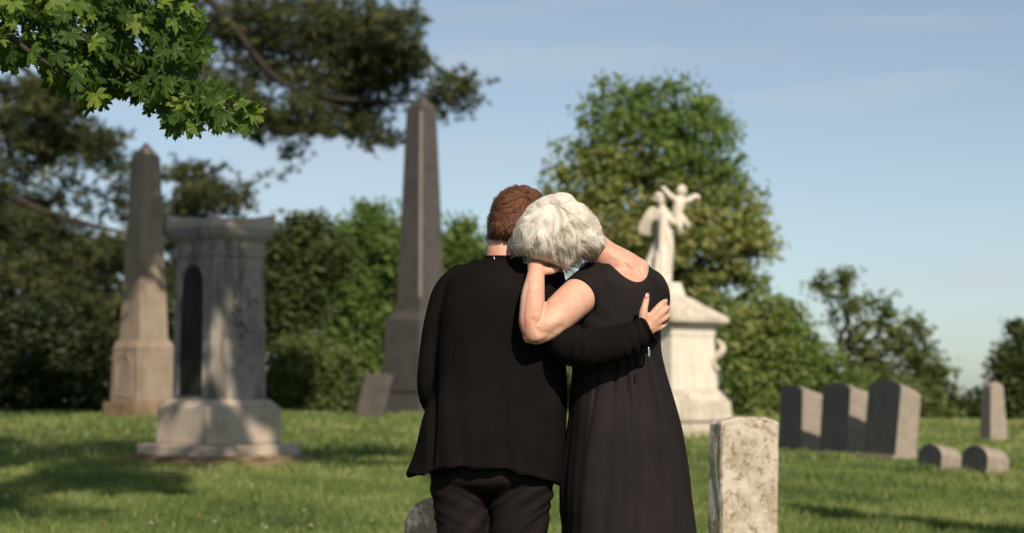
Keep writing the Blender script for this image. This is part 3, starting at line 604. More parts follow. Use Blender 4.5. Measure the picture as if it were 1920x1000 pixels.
# the pine: long limbs from a trunk outside the frame on the left
PY = 50
def pine():
    x, y, z = G(-170, PY); e = empty('pine_tree', (x, y, z - .1), 'large dark pine with drooping boughs across the upper left', 'tree'); r = np.random.default_rng(21)
    mb = MB(); wood(mb, (x, y, z - .2), (x + .3, y, z + 17), .45, .2, 3); link('trunk', mb.mesh('trunk'), M_bark, e, smooth=True)
    limbs = [([(-150, -420), (150, -210), (330, -60), (430, 40), (500, 130), (570, 180), (660, 210)], -1, .17), ([(-150, -420), (200, -260), (450, -80), (600, 10), (720, 60), (790, 100), (850, 150), (905, 152)], .5, .16),
             ([(-165, 290), (-40, 335), (20, 368), (90, 400), (180, 425), (260, 440)], -1.2, .2), ([(-165, 60), (-40, 90), (60, 140), (110, 215), (190, 262)], .6, .12), ([(-165, 160), (-20, 200), (20, 290), (50, 350)], -.5, .1),
             ([(-165, 420), (0, 450), (100, 480), (180, 520)], .4, .1), ([(260, 440), (330, 400), (390, 360), (440, 340)], -.8, .05), ([(570, 180), (700, 190), (800, 190), (880, 180)], -.6, .07), ([(430, 40), (520, 20), (620, 40), (700, 100)], .4, .08), ([(-150, -420), (40, -200), (200, -80), (300, 10), (340, 70)], 1, .12)]
    for pts, dY, rad in limbs:
        mb = MB(); P = [Q(a, b, PY + dY * (i / len(pts))) for i, (a, b) in enumerate(pts)]; mb.limb(P, np.linspace(rad, .02, len(P)), n=8, res=len(P) * 4); link('limb', mb.mesh('limb'), M_bark, e, smooth=True)
    blobs = [(430, 40, 100, 60, .8), (560, 50, 90, 60, .8), (660, 60, 90, 70, 1), (740, 70, 60, 60, .9), (600, 140, 90, 55, 1), (700, 150, 90, 65, 1.1), (770, 110, 36, 40, .8), (560, 215, 70, 45, 1), (640, 225, 70, 45, 1.1), (700, 250, 45, 30, .8), (840, 180, 55, 40, .9), (870, 140, 26, 26, .5), (916, 152, 15, 11, .25),
             (770, 30, 24, 28, .35), (480, 120, 60, 60, .6), (300, 40, 80, 60, .6), (400, 160, 60, 50, .5), (520, 300, 30, 60, .22), (555, 275, 24, 26, .25), (330, 130, 60, 60, .5),
             (50, 210, 90, 60, .7), (120, 265, 100, 30, 1), (40, 280, 60, 40, .6), (200, 262, 45, 20, .5), (20, 330, 40, 50, .5), (130, 330, 50, 40, .25), (60, 180, 60, 40, .5), (180, 130, 60, 50, .4),
             (370, 340, 46, 40, .45), (400, 380, 60, 34, .5), (350, 400, 50, 34, .5), (430, 350, 40, 20, .25), (180, 380, 60, 26, .4), (60, 440, 100, 50, .8), (150, 480, 80, 50, .9), (30, 520, 90, 60, 1), (130, 560, 90, 60, 1), (220, 470, 50, 40, .7), (0, 600, 80, 50, .9), (200, 590, 60, 60, .9), (300, 420, 60, 30, .5), (470, 380, 22, 30, .15), (360, 450, 60, 40, .6), (90, 375, 60, 25, .4), (290, 540, 60, 60, .9), (330, 590, 40, 60, .8), (80, 620, 90, 60, .9), (450, 200, 50, 50, .7), (500, 245, 50, 36, .6), (110, 190, 60, 40, .5), (230, 335, 50, 40, .35), (250, 400, 50, 30, .5), (325, 330, 40, 40, .4), (200, 300, 50, 25, .4), (20, 400, 60, 40, .6)]
    C, rad, w = [], [], []
    for px, py, rx, ry, ww in blobs:
        C.append(Q(px, py, PY + r.uniform(-1, 1))); rad.append((rx * PY / F_PX, 1.3, ry * PY / F_PX)); w.append(rx * ry * ww * (1.35 if px < 480 and py > 150 else 1))
    C = np.array(C); rad = np.array(rad); w = np.array(w); NT = 20500; pick = r.choice(len(C), NT, p=w / w.sum())
    # sprays: short twigs, each carrying tufts
    NS = NT // 7; ps = r.choice(len(C), NS, p=w / w.sum()); s0 = C[ps] + unit(r.normal(size=(NS, 3))) * (r.random(NS) ** .4)[:, None] * rad[ps]
    sdir = unit(r.normal(size=(NS, 3)) * (1, 1, .35) + (.5, 0, .05)); k = np.repeat(np.arange(NS), 7); T0 = s0[k] + sdir[k] * np.tile(np.linspace(-.3, .34, 7), NS)[:, None] + r.normal(size=(NS * 7, 3)) * .07
    tt = r.random(NS); NN = 15; kk = np.repeat(np.arange(len(T0)), NN); N = len(kk)
    d = unit(r.normal(size=(N, 3)) + sdir[k][kk] * .9 + (0, 0, .35)); Ln = (.15 + .09 * r.random(N))[:, None]; sd_ = unit(np.cross(d, r.normal(size=(N, 3)))) * .013
    A = T0[kk]; V = np.stack((A - sd_, A + sd_, A + d * Ln), 1).reshape(-1, 3)
    xx = (A[:, 0] - A[:, 0].min()) / np.ptp(A[:, 0]); tint = np.clip(.5 * tt[k][kk] + .25 * r.random(N) + .28 * (r.random(len(T0))[kk] > .72), 0, 1)
    link('needles', mesh_np('needles', V, np.arange(N * 3).reshape(-1, 3), None, {'tint': np.repeat(tint, 3)}), M_needle, e)['kind'] = 'stuff'
    a = s0 - sdir * .5; b = s0 + sdir * .36; W = unit(np.cross(sdir, r.normal(size=(NS, 3)))) * .014
    V = np.stack((a - W, a + W, b + W * .4, b - W * .4), 1).reshape(-1, 3); link('twigs', mesh_np('twigs', V, None, np.arange(NS * 4).reshape(-1, 4)), M_bark, e)['kind'] = 'stuff'
pine()

# the near maple: trunk outside the frame on the left, one bough in the picture
HALF = [(0, 1), (6, .84), (14, .86), (17, .72), (22, .54), (26, .47), (30, .64), (38, .78), (44, .80), (48, 1.0), (53, .84), (60, .84), (66, .60), (74, .46), (80, .54), (88, .68), (95, .80), (103, .64), (116, .54), (130, .50), (145, .34), (165, .12)]
def maple_leaf(seed):
    r = np.random.default_rng(seed); pol = [(a, q) for a, q in HALF] + [(360 - a, q) for a, q in HALF[:0:-1]]; V = [(0, 0, 0)]; mid = []
    cup = r.uniform(-.05, .3); dr = r.uniform(.05, .45)
    for rr in (.45, 1.0):
        for a, q in pol:
            qq = q * rr * (1 + r.normal() * .03) if rr == 1 else min(q, .9) * .5
            u, v = qq * math.sin(R(a)), qq * math.cos(R(a)); V.append((u, v, cup * abs(u) - dr * max(v, 0) ** 2 * .8 - .25 * u * u + r.normal() * .012 + .04 * math.sin(R(a) * 7)))
    m_ = len(pol); F = [(0, 1 + i, 1 + (i + 1) % m_) for i in range(m_)] + [(1 + i, 1 + m_ + i, 1 + m_ + (i + 1) % m_, 1 + (i + 1) % m_) for i in range(m_)]
    b = len(V); V += [(-.012, 0, 0), (.012, 0, 0), (.01, -.6, .05), (-.01, -.6, .05)]; F.append((b, b + 3, b + 2, b + 1))
    me = bpy.data.meshes.new('leaf'); me.from_pydata(V, [], F); me.materials.append(M_leaf_maple); me.update(); return me
LEAVES = [maple_leaf(i) for i in range(10)]
def in_poly(x, y, P):
    c = False; j = len(P) - 1
    for i in range(len(P)):
        if (P[i][1] > y) != (P[j][1] > y) and x < (P[j][0] - P[i][0]) * (y - P[i][1]) / (P[j][1] - P[i][1]) + P[i][0]: c = not c
        j = i
    return c
def maple():
    bx, by = -4.3, 6.4; bz = float(gz(bx, by)); e = empty('maple_tree', (bx, by, bz - .1), 'maple tree reaching a sunlit leafy bough into the top left corner', 'tree'); r = np.random.default_rng(44)
    mb = MB(); wood(mb, (bx, by, bz - .2), (bx + .2, by + .3, 5), .26, .2, 1); wood(mb, (bx + .2, by + .3, 5), (1.2, 10, 9.5), .2, .05, 2); wood(mb, (bx + .2, by + .3, 5), (-2, 12, 11), .17, .05, 3)
    wood(mb, (bx + .1, by + .2, 4.4), (-1, 15, 9.4), .14, .04, 4); link('trunk', mb.mesh('trunk'), M_bark, e, smooth=True)
    D = 5.6; mb = MB(); twigs = []
    def br(pts, r0, r1): mb.limb(pts, np.linspace(r0, r1, len(pts)), n=8, res=len(pts) * 4); twigs.append(crom(pts, 14))
    br([np.array((bx + .1, by + .1, 3.0)), Q(-450, -130, D + .2), Q(-120, -30, D), Q(110, 50, D), Q(250, 120, D), Q(350, 170, D - .05), Q(450, 205, D - .1)], .035, .003)
    br([Q(-120, -30, D), Q(40, 10, D + .15), Q(200, 20, D + .25), Q(330, 40, D + .3), Q(375, 70, D + .3)], .014, .002)
    br([Q(-60, -10, D), Q(20, 70, D - .2), Q(90, 120, D - .25), Q(170, 170, D - .25)], .012, .002); br([Q(150, 70, D), Q(210, 120, D + .1), Q(230, 170, D + .1)], .008, .002)
    br([Q(260, 125, D), Q(300, 180, D + .05), Q(340, 225, D + .05)], .007, .002); br([Q(60, 30, D), Q(110, 40, D - .15), Q(190, 90, D - .2), Q(260, 150, D - .15)], .01, .002); br([Q(-200, -60, D), Q(-60, 60, D + .2), Q(30, 110, D + .2)], .012, .002)
    bough = link('bough', mb.mesh('bough'), M_bark, e, smooth=True)
    REG = [(-140, -110), (350, -110), (372, 20), (388, 62), (372, 128), (385, 158), (430, 172), (482, 198), (462, 240), (400, 232), (345, 250), (318, 232), (295, 190), (262, 196), (238, 165), (212, 172), (188, 200), (160, 190), (138, 165), (98, 152), (60, 122), (0, 112), (-140, 130)]
    TW = np.vstack(twigs); made = 0; L_ = wloc(bough)
    # leaves near the camera's edge of the bough first
    cand = []
    while len(cand) < 860:
        px, py = r.uniform(-140, 485), r.uniform(-110, 250)
        if not in_poly(px, py, REG) or (px < -20 and r.random() < .55) or (py < -15 and r.random() < .5): continue
        cand.append((px, py, D + r.normal() * .16))
    extra = [(181, 178, D - .3), (25, 40, D - .3), (60, 95, D - .3), (215, 150, D - .3), (470, 205, D - .15), (455, 195, D - .15), (410, 225, D - .1), (120, 25, D - .3), (330, 240, D - .1), (365, 238, D - .1), (20, 95, D - .25), (95, 140, D - .3), (150, 145, D - .3), (440, 225, D - .1), (280, 205, D)]
    cand = extra + cand; RV, RT, RTn = [], [], []
    for i, (px, py, Yd) in enumerate(cand):
        p = Q(px, py, Yd); tw = TW[np.argmin(((TW - p) ** 2).sum(1))]
        out = unit(p - tw + r.normal(size=3) * .02 + np.array((.02, 0, -.05)))
        up = unit(r.normal(size=3) * .62 + np.array((.15, -.40, .62)))                     # blade faces up and a little to the light
        v = out - up * (out @ up); v = unit(v + np.array((.08, 0, -.9)) * r.random()); u = unit(np.cross(v, up)); w = np.cross(u, v)
        sc = r.uniform(.028, .056); M = Matrix((( *(u * sc),), (*(v * sc),), (*(w * sc),))).transposed().to_4x4()
        if i < 300:
            o = bpy.data.objects.new('leaf', LEAVES[i % 10]); COL.objects.link(o); o.parent = bough; M.translation = Vector(p) - L_; o.matrix_basis = M
        else:
            me = LEAVES[i % 10]; cc = np.array([vtx.co[:] for vtx in me.vertices]) @ (np.stack((u, v, w)) * sc) + p; b0 = sum(len(q) for q in RV)
            RV.append(cc); RT += [tuple(a + b0 for a in f.vertices) for f in me.polygons]
    me = bpy.data.meshes.new('leaf_mass'); me.from_pydata(np.vstack(RV), [], RT); me.materials.append(M_leaf_maple); link('leaf_mass', me, None, bough)['kind'] = 'stuff'
    # the rest of the crown, high above the frame; leaves are removed to place sun patches on the left
    C = [(.2, 14.0, 9.6), (-1.5, 11.5, 9), (1.6, 11.6, 9.6), (-2.6, 8.6, 8.6), (.2, 8.8, 9.4), (-3.2, 13.5, 9.6), (-1.4, 16, 10.2), (2.0, 8.0, 10), (-4.4, 11, 8.8), (-1.2, 6.4, 9), (2.2, 14.6, 10.4), (-4.5, 16.5, 10), (-5.8, 8.6, 8.4), (-3.2, 5.0, 8.4), (-6.4, 13.6, 9.4)]
    V, q, t = leaf_cloud(C, [(1.9, 1.9, 1.0)] * len(C), 30000, .135, 5, None, .55, 100)
    keep = V.reshape(-1, 4, 3); P0 = keep.mean(1); k2 = keep[:, 0, 2] > CAM_H + keep[:, 0, 1] * .215 + .3
    ts = np.array(to_sun); hit = P0 - ts * ((23.55 - P0[:, 1]) / -ts[1])[:, None]; low = hit[:, 2] < .15; gh = P0 - ts * (P0[:, 2] / ts[2])[:, None]; hit = np.where(low[:, None], gh, hit)
    hx = 960 + hit[:, 0] / hit[:, 1] * F_PX + r.normal(size=len(hit)) * 4; hy = 720 - (hit[:, 2] - CAM_H) / hit[:, 1] * F_PX + r.normal(size=len(hit)) * 4   # where each leaf's shade would land
    gaps_mon = [[(396, 575), (424, 590), (438, 660), (470, 775), (405, 775), (380, 690)], [(428, 520), (452, 525), (455, 575), (432, 580)], [(290, 745), (380, 745), (385, 840), (290, 840)], [(455, 770), (535, 755), (535, 840), (480, 840)], [(410, 405), (515, 410), (500, 445), (420, 440)], [(270, 838), (330, 838), (330, 868), (260, 868)], [(430, 835), (575, 835), (575, 870), (430, 870)]]
    gaps_gr = [[(540, 770), (790, 770), (790, 850), (640, 830), (560, 800)], [(330, 905), (450, 885), (800, 890), (800, 975), (480, 985), (360, 960)], [(130, 815), (260, 808), (300, 850), (150, 855)], [(-30, 900), (55, 900), (60, 920), (-30, 925)], [(130, 940), (300, 935), (300, 968), (140, 968)], [(60, 785), (120, 785), (110, 800)]]
    for lowv, polys in ((False, gaps_mon), (True, gaps_gr)):
        for pg in polys: k2 &= ~((low == lowv) & np.array([in_poly(a, b, pg) for a, b in zip(hx, hy)]))
    V = keep[k2].reshape(-1, 3)
    link('crown', mesh_np('crown', V, None, np.arange(len(V)).reshape(-1, 4), {'tint': t.reshape(-1, 4)[k2].ravel()}), M_leaf_maple_far, e)['kind'] = 'stuff'
maple()
# a second broad tree outside the frame on the left, shading the tan obelisk
def side_tree():
    bx, by = -9.8, 24; bz = float(gz(bx, by)); e = empty('shade_tree', (bx, by, bz - .1), 'broad tree outside the left edge shading the tan obelisk', 'tree')
    mb = MB(); wood(mb, (bx, by, bz - .2), (bx + .3, by + 1, 6), .3, .22, 1); ends = [(-4.6, 30.5, 10.6), (-6.3, 31.5, 11), (-8, 29, 10.5), (-10.5, 31, 10), (-5.6, 28, 11.4)]
    for i, c in enumerate(ends): wood(mb, (bx + .3, by + 1, 6), c, .16, .04, 3 + i)
    link('trunk', mb.mesh('trunk'), M_bark, e, smooth=True); V, q, t = leaf_cloud(ends, [(1.8, 1.9, 1.1)] * 5, 9000, .135, 6, None, .6, 150)
    keep = V.reshape(-1, 4, 3); k2 = keep[:, 0, 2] > CAM_H + keep[:, 0, 1] * .21 + .3; V = keep[k2].reshape(-1, 3)
    link('crown', mesh_np('crown', V, None, np.arange(len(V)).reshape(-1, 4), {'tint': t.reshape(-1, 4)[k2].ravel()}), M_leaf_maple_far, e)['kind'] = 'stuff'
side_tree()

# ------------------------------------------------------------------ the couple
D0 = 5.45; S0 = D0 / F_PX                                 # metres per photo pixel where they stand
def A_(px, py, dy=0.): return Q(px, py, D0 + dy)
M_skin = skinmat()
M_cardigan = fabric('ribbed_black_knit', (.0072, .0060, .0058), rib=.0058, rough=.9, spec=.05, bump=.22)
M_trouser = fabric('black_satin_trousers', (.0112, .0088, .0084), rough=.8, spec=.07)
M_dress = fabric('black_jersey', (.0132, .0106, .0110), rough=.75, spec=.09)
M_shoe = plain('black_shoe_leather', (.01, .01, .01), .4, .5); M_gold = plain('gold', (.75, .52, .22), .28, .5, 1); M_silver = plain('silver', (.75, .73, .7), .25, .5, 1); M_nail = plain('pink_nail', (.62, .30, .34), .22, .5)
M_hair_a = hairmat('brown_hair', (.048, .019, .010), (.20, .088, .044), .42, .35); M_hair_a_base = plain('brown_hair_under', (.045, .02, .011), .8, .1)
M_hair_b = hairmat('white_hair', (.76, .69, .59), (.99, .97, .94), .45, .4, .4); M_hair_b_base = plain('white_hair_under', (.72, .65, .56), .9, .1)  # under-hair a little darker, standing in for shadow between the locks

def torso(mb, rows, n=56, sq=2.4, hem=None):
    """rows: (py, left px, right px, half depth m, dy of centre); superelliptic rings from top to bottom, optional uneven last rows"""
    D = crom(rows, 5 * (len(rows) - 1) + 1); out = []; ang = np.arange(n) * 2 * math.pi / n
    cs, sn = np.cos(ang), np.sin(ang); cs = np.sign(cs) * np.abs(cs) ** (2 / sq); sn = np.sign(sn) * np.abs(sn) ** (2 / sq); y1, y0 = D[-1, 0], D[-1, 0] - 90
    for py, lf, rt, dep, dy in D:
        px = (lf + rt) / 2 + cs * (rt - lf) / 2; yy = np.full(n, py)
        if hem is not None: yy = yy + max(0, (py - y0) / 90) * np.interp(px, *zip(*hem))
        out.append(QV(px, yy, D0 + dy + sn * dep))
    mb.rings(out)
def head(mb, cx, cy, dy, axis, w, face):
    """cranium, jaw, nose, brow, ears; axis = up of the head, face = direction it looks"""
    up = unit(np.array(axis, float)); fc = np.array(face, float); fc = unit(fc - up * (fc @ up)); sd = np.cross(fc, up); c = A_(cx, cy, dy)
    m3 = Matrix((sd, fc, up)).transposed(); q = m3.to_quaternion()
    P = lambda a, b, d: c + (sd * a + fc * b + up * d) * w
    mb.ball(P(0, -.08, .18), .98 * w, 1.2 * w, 1.05 * w, q, 20); mb.ball(P(0, .28, -.45), .72 * w, .8 * w, .95 * w, q); mb.ball(P(0, .72, -1.15), .34 * w, .3 * w, .28 * w, q, 12)
    mb.limb([P(0, 1.0, .05), P(0, 1.2, -.3), P(0, 1.08, -.42)], [.1 * w, .19 * w, .15 * w], n=10); mb.limb([P(-.5, .9, .2), P(0, 1.05, .22), P(.5, .9, .2)], [.14 * w] * 3, n=10)
    mb.limb([P(-.26, 1.0, -.75), P(0, 1.08, -.74), P(.26, 1.0, -.75)], [.09 * w, .12 * w, .09 * w], n=10)
    for s in (-1, 1): mb.ball(P(s * .98, -.02, -.22), .12 * w, .26 * w, .4 * w, q, 12)
    return c, sd, fc, up
def eyes(par, info, w):
    c, sd, fc, up = info
    for s in (-1, 1):
        mb = MB(); mb.ball(c + (sd * s * .4 + fc * 1.0 + up * .0) * w, .14 * w, n=12); link('eye', mb.mesh('eye'), M_silver if False else plain('eye_white', (.7, .68, .64), .2), par, smooth=True)

# ---- hair shaped as a dome over an outline
def outline_fn(poly, c):
    P = np.array(poly, float); th = np.arctan2(P[:, 1] - c[1], P[:, 0] - c[0]); rd = np.hypot(P[:, 0] - c[0], P[:, 1] - c[1]); o = np.argsort(th); th, rd = th[o], rd[o]
    th = np.concatenate((th - 2 * math.pi, th, th + 2 * math.pi)); rd = np.tile(rd, 3); return lambda a: np.interp(a, th, rd)
def dome(px, py, fn, c, dyc, depth, sgn=-1, lift=0):
    a = np.arctan2(py - c[1], px - c[0]); s = np.hypot(px - c[0], py - c[1]) / fn(a)
    return dyc + sgn * (depth * np.sqrt(np.clip(1 - s ** 2.4, 0, 1)) + lift)
def hair_base(par, name, poly, c, dyc, df, db, m, scale=.93, lump=None):
    fn = outline_fn(poly, c); n = 48; ang = np.arange(n) * 2 * math.pi / n - math.pi; rings = []
    for s in np.concatenate((np.sin(np.linspace(.06, math.pi / 2, 12)), np.sin(np.linspace(math.pi / 2, .06, 12))[1:])): rings.append(s)
    out = []
    for i, s in enumerate(rings):
        r = fn(ang) * s * scale; sg, dp = (-1, df) if i < 12 else (1, db); out.append(QV(c[0] + r * np.cos(ang), c[1] + r * np.sin(ang), D0 + dyc + sg * dp * scale * math.sqrt(max(0, 1 - s ** 2.4))))
    if lump is not None: out = [o_ if i >= 12 else o_ - np.outer(lump(960 + o_[:, 0] / o_[:, 1] * F_PX, o_[:, 2] * -685), (0, 1, 0)) for i, o_ in enumerate(out)]
    mb = MB(); mb.rings(out); return link(name, grow(mb, name, .006, 4), m, par)
def strands(par, name, P, rad, m, tint=None):
    """P: (k, n, 3) world points"""
    k, n, _ = P.shape; hc = bpy.data.hair_curves.new(name); hc.add_curves([n] * k); L = np.array(wloc(par))
    hc.points.foreach_set('position', np.ascontiguousarray(P - L, np.float32).ravel())
    a = hc.attributes.get('radius') or hc.attributes.new('radius', 'FLOAT', 'POINT'); t = np.linspace(0, 1, n); a.data.foreach_set('value', np.tile(rad * (1 - .75 * t ** 2), k).astype(np.float32))
    tint = rng.random(k) if tint is None else tint; a = hc.attributes.new('tint', 'FLOAT', 'CURVE'); a.data.foreach_set('value', tint.astype(np.float32))
    hc.materials.append(m); o = bpy.data.objects.new(name, hc); COL.objects.link(o); o.parent = par; o['kind'] = 'stuff'; return o

# ================= the one on the left: short brown hair, black ribbed cardigan, trousers
gA = float(gz(A_(930, 800)[0], D0 + .06)); xa = float(A_(930, 800)[0])
pa = empty('person', (xa, D0 + .06, gA), 'person with short brown hair in black cardigan and trousers, arm round companion', 'person', 'couple embracing, seen from behind')
r = np.random.default_rng(3); px_ = lambda v: v * S0
mb = MB()
torso(mb, [(505, 880, 1010, .05, .08), (540, 845, 1045, .09, .07), (620, 845, 1040, .10, .06), (720, 850, 1030, .09, .06), (800, 835, 1030, .105, .06), (870, 835, 1020, .11, .06), (905, 850, 1005, .08, .06)])
mb.limb([A_(952, 520, .06), A_(947, 485, .055), A_(950, 450, .075), A_(958, 420, .09)], [px_(44), px_(36), px_(36), px_(38)], n=20)
hi = head(mb, 970, 416, .09, (.10, .02, 1), px_(44), (.08, 1, -.12))
def arm(pts, rad): mb.limb([A_(*p) for p in pts], [px_(q) for q in rad], n=16)
arm([(845, 545, .08), (822, 610, .09), (810, 690, .09), (815, 745, .14), (850, 772, .26), (880, 775, .29)], [26, 24, 19, 17, 12, 10])           # left arm, forearm forward
arm([(1035, 548, .11), (1050, 600, .02), (1064, 646, -.09), (1130, 648, -.125), (1190, 630, -.13), (1210, 616, -.125)], [26, 24, 20, 20, 15, 13])       # right arm round the companion's back
def hand(palm, fingers, thumb, flat=.55):
    for a, b, ra, rb in palm: mb.limb([A_(*a), A_(*b)], [px_(ra), px_(rb)], n=14, flat=flat)
    for f in fingers: mb.limb([A_(*q[:3]) for q in f], [px_(q[3]) for q in f], n=12, res=14)
    mb.limb([A_(*q[:3]) for q in thumb], [px_(q[3]) for q in thumb], n=12, res=12)
hand([((1209, 616, -.125), (1226, 590, -.122), 13, 9), ((1211, 618, -.123), (1230, 600, -.118), 13, 9), ((1213, 622, -.12), (1229, 614, -.112), 12, 8)],
     [[(1219, 594, -.124, 6.6), (1233, 578, -.118, 6.2), (1243, 568, -.098, 5.6), (1248.5, 565, -.068, 4.8)], [(1226, 599, -.122, 6.8), (1241, 586, -.112, 6.2), (1250, 580, -.088, 5.7), (1254, 578, -.055, 4.8)],
      [(1229, 607, -.116, 6.6), (1243, 599, -.104, 6.0), (1251, 595, -.08, 5.5), (1254, 593, -.046, 4.7)], [(1229, 617, -.108, 6.0), (1239, 614, -.096, 5.4), (1246, 609, -.074, 4.9), (1248, 606, -.046, 4.2)]],
     [(1206, 606, -.126, 9.5), (1206, 588, -.132, 8), (1209.5, 572, -.130, 6.6), (1213, 557, -.122, 5.6)])
hand([((880, 775, .29), (905, 780, .31), 9, 9)], [[(905, 776 + 5 * i, .31, 4.5), (918, 780 + 5 * i, .31, 4.2), (928, 788 + 4 * i, .30, 3.6)] for i in range(4)], [(893, 768, .31, 5), (903, 762, .32, 4.5), (914, 764, .325, 4)])
for lx, kx in ((868, 866), (968, 970)): mb.limb([A_(lx, 880, .06), A_(kx, 1010, .05), A_(kx, 1150, .06), A_(kx, 1300, .07), A_(kx, 1440, .08)], [px_(48), px_(40), px_(28), px_(27), px_(18)], n=16)
link('body', grow(mb, 'body', .0042, 3), M_skin, pa)
# trousers
mb = MB()
for pts, rad in (([(872, 860, .05), (862, 905, .05), (863, 950, .05), (866, 1000, .05), (868, 1120, .06), (868, 1300, .07), (868, 1452, .08)], [50, 56, 50.5, 47, 42, 38, 36]), ([(965, 860, .05), (976, 905, .05), (974, 950, .05), (971.5, 1000, .05), (968, 1120, .06), (968, 1300, .07), (968, 1452, .08)], [54, 62, 57.5, 53.5, 46, 40, 38])):
    mb.limb([A_(*p) for p in pts], [px_(q) for q in rad], n=24, res=40)
torso(mb, [(830, 845, 1020, .10, .055), (870, 818, 1030, .115, .055), (905, 815, 1030, .115, .055), (925, 860, 980, .08, .055)])
me = grow(mb, 'trousers', .006, 5); C, N = co_no(me); zz = (C[:, 2] - hz(1000, D0)) * 685; xx = C[:, 0] * 685
dsp = np.zeros(len(C))
for sx, x0, sl in ((1, -100, .55), (-1, 8, -.75)):
    mask = (xx < -45) if sx > 0 else (xx >= -45); u = (zz + sl * (xx - x0)); env = np.exp(-((zz - 78) / 55) ** 2); dsp += mask * env * .0028 * np.clip(sines(C, 11, 6) + .5, 0, 1.2) * np.sin(u * .27 + 1.6 * np.sin(u * .07) + 1.2 * sines(C, 14, 2))
u2 = zz - 1.1 * (xx + 70); dsp += .003 * np.sin(u2 * .13) * np.exp(-(zz / 60) ** 2) * (C[:, 1] < D0 + .05) + .002 * sines(C * (1, 1, .4), 26, 8)
set_co(me, C + N * dsp[:, None]); link('trousers', me, M_trouser, pa)
for lx in (868, 968):
    f = A_(lx, 1470, .08); mb = MB(); mb.limb([(f[0], f[1] - .05, gA + .045), (f[0], f[1] + .05, gA + .05), (f[0], f[1] + .17, gA + .035)], [.042, .045, .034], n=14); link('shoe', grow(mb, 'shoe', .006, 3), M_shoe, pa)
# cardigan
mb = MB()
HEM = [(755, 14), (795, 20), (812, 6), (840, 0), (930, 2), (992, 16), (1046, 34), (1060, 36)]
torso(mb, [(481, 913, 979, .054, .058), (486, 904, 990, .06, .06), (493, 882, 1010, .075, .065), (505, 856, 1036, .095, .065), (525, 838, 1054, .115, .062), (560, 828, 1062, .132, .06), (610, 822, 1062, .142, .06), (680, 815, 1063, .142, .06), (740, 806, 1065, .142, .06), (800, 788, 1062, .15, .06), (850, 774, 1057, .155, .06), (876, 766, 1052, .158, .06)], n=64, sq=2.5, hem=HEM)
mb.limb([A_(868, 530, .07), A_(845, 556, .075), A_(827, 605, .08), A_(811, 680, .08), A_(808, 728, .09), A_(818, 760, .14), A_(850, 776, .24)], [px_(q) for q in (38, 37, 33, 27, 25.5, 23, 19)], n=24, res=40)
mb.limb([A_(1015, 532, .09), A_(1036, 552, .09), A_(1050, 600, .02), A_(1062, 644, -.085), A_(1090, 652, -.115), A_(1130, 650, -.12), A_(1175, 638, -.125), A_(1207, 621, -.124), A_(1216, 617, -.123)], [px_(q) for q in (38, 37, 37, 36, 37, 37, 32, 27, 26)], n=28, res=60, cap=False)
mb.limb([A_(950, 498, .075), A_(990, 503, .085), A_(1040, 520, .09)], [px_(20), px_(22), px_(23)], n=18); me = grow(mb, 'cardigan', .0048, 7); C, N = co_no(me); pxl = 960 + C[:, 0] / C[:, 1] * F_PX; pyl = 500 - (C[:, 2] - CAM_H - C[:, 1] * math.tan(PITCH)) / C[:, 1] * F_PX
low = np.clip((pyl - 560) / 320, 0, 1); sleeve = np.clip((pxl - 1066) / 14, 0, 1)
fold = np.sin(pxl * .085 + .9 * np.sin(pyl * .013) + .6) + .7 * np.sin(pxl * .151 + 1.3 * np.sin(pyl * .01 + 1)) + .4 * np.sin(pxl * .047 + pyl * .012)
dsp = .0042 * low ** 1.5 * fold * (1 - sleeve) + .0022 * sines(C * (1, .6, .35), 17, 11) * (.4 + low)
dsp -= .012 * np.exp(-((pxl - (812 - .06 * (pyl - 760))) / 6) ** 2) * np.clip((pyl - 640) / 80, 0, 1) * (1 - sleeve)       # deep fold between sleeve and back
dsp += sleeve * (.0032 * np.sin((pxl * .30 + pyl * .16) + 1.2 * np.sin(pyl * .1)) * np.exp(-((pxl - 1095) / 40) ** 2) + .0028 * np.sin(pxl * .33 - pyl * .1) * np.exp(-((pxl - 1192) / 22) ** 2) + .0016 * sines(C, 45, 5))
dsp += (1 - sleeve) * .0025 * np.sin((pyl + .9 * pxl) * .10) * np.exp(-(((pxl - 850) / 40) ** 2 + ((pyl - 590) / 60) ** 2))
set_co(me, C + N * dsp[:, None]); card = link('cardigan', me, M_cardigan, pa)
def loop_tube(par, name, pts, rad, m, n=10, res=None):
    mb_ = MB(); mb_.limb(pts, [rad] * len(pts), n=n, res=res); return link(name, mb_.mesh(name), m, par, smooth=True)
def ring_pts(c, axis, rad, k=24, sq=1.0):
    axis = unit(np.array(axis, float)); u = unit(np.cross(axis, (0.1, .2, 1))); v = np.cross(axis, u); return [np.array(c) + rad * (math.cos(a) * u + sq * math.sin(a) * v) for a in np.linspace(0, 2 * math.pi, k)]
cu = A_(1216.5, 617, -.123); caxis = A_(1226, 610, -.123) - A_(1207, 622, -.124)
loop_tube(card, 'cuff', ring_pts(cu - unit(caxis) * .004, caxis, px_(25.4), 28), .0042, M_cardigan, 10, 56)
loop_tube(card, 'neckband', [QV(946 + 35.5 * math.cos(a), 482.5, D0 + .058 + .056 * math.sin(a)) for a in np.linspace(0, 6.283, 30)], .0052, M_cardigan, 10, 58)
zp = A_(1216, 652, -.150); mb = MB(); mb.limb([zp, zp + (.001, 0, -.012), zp + (.0005, 0, -.024)], [.0024, .0032, .0036], n=8); link('zip_pull', mb.mesh('z'), M_silver, card, smooth=True)
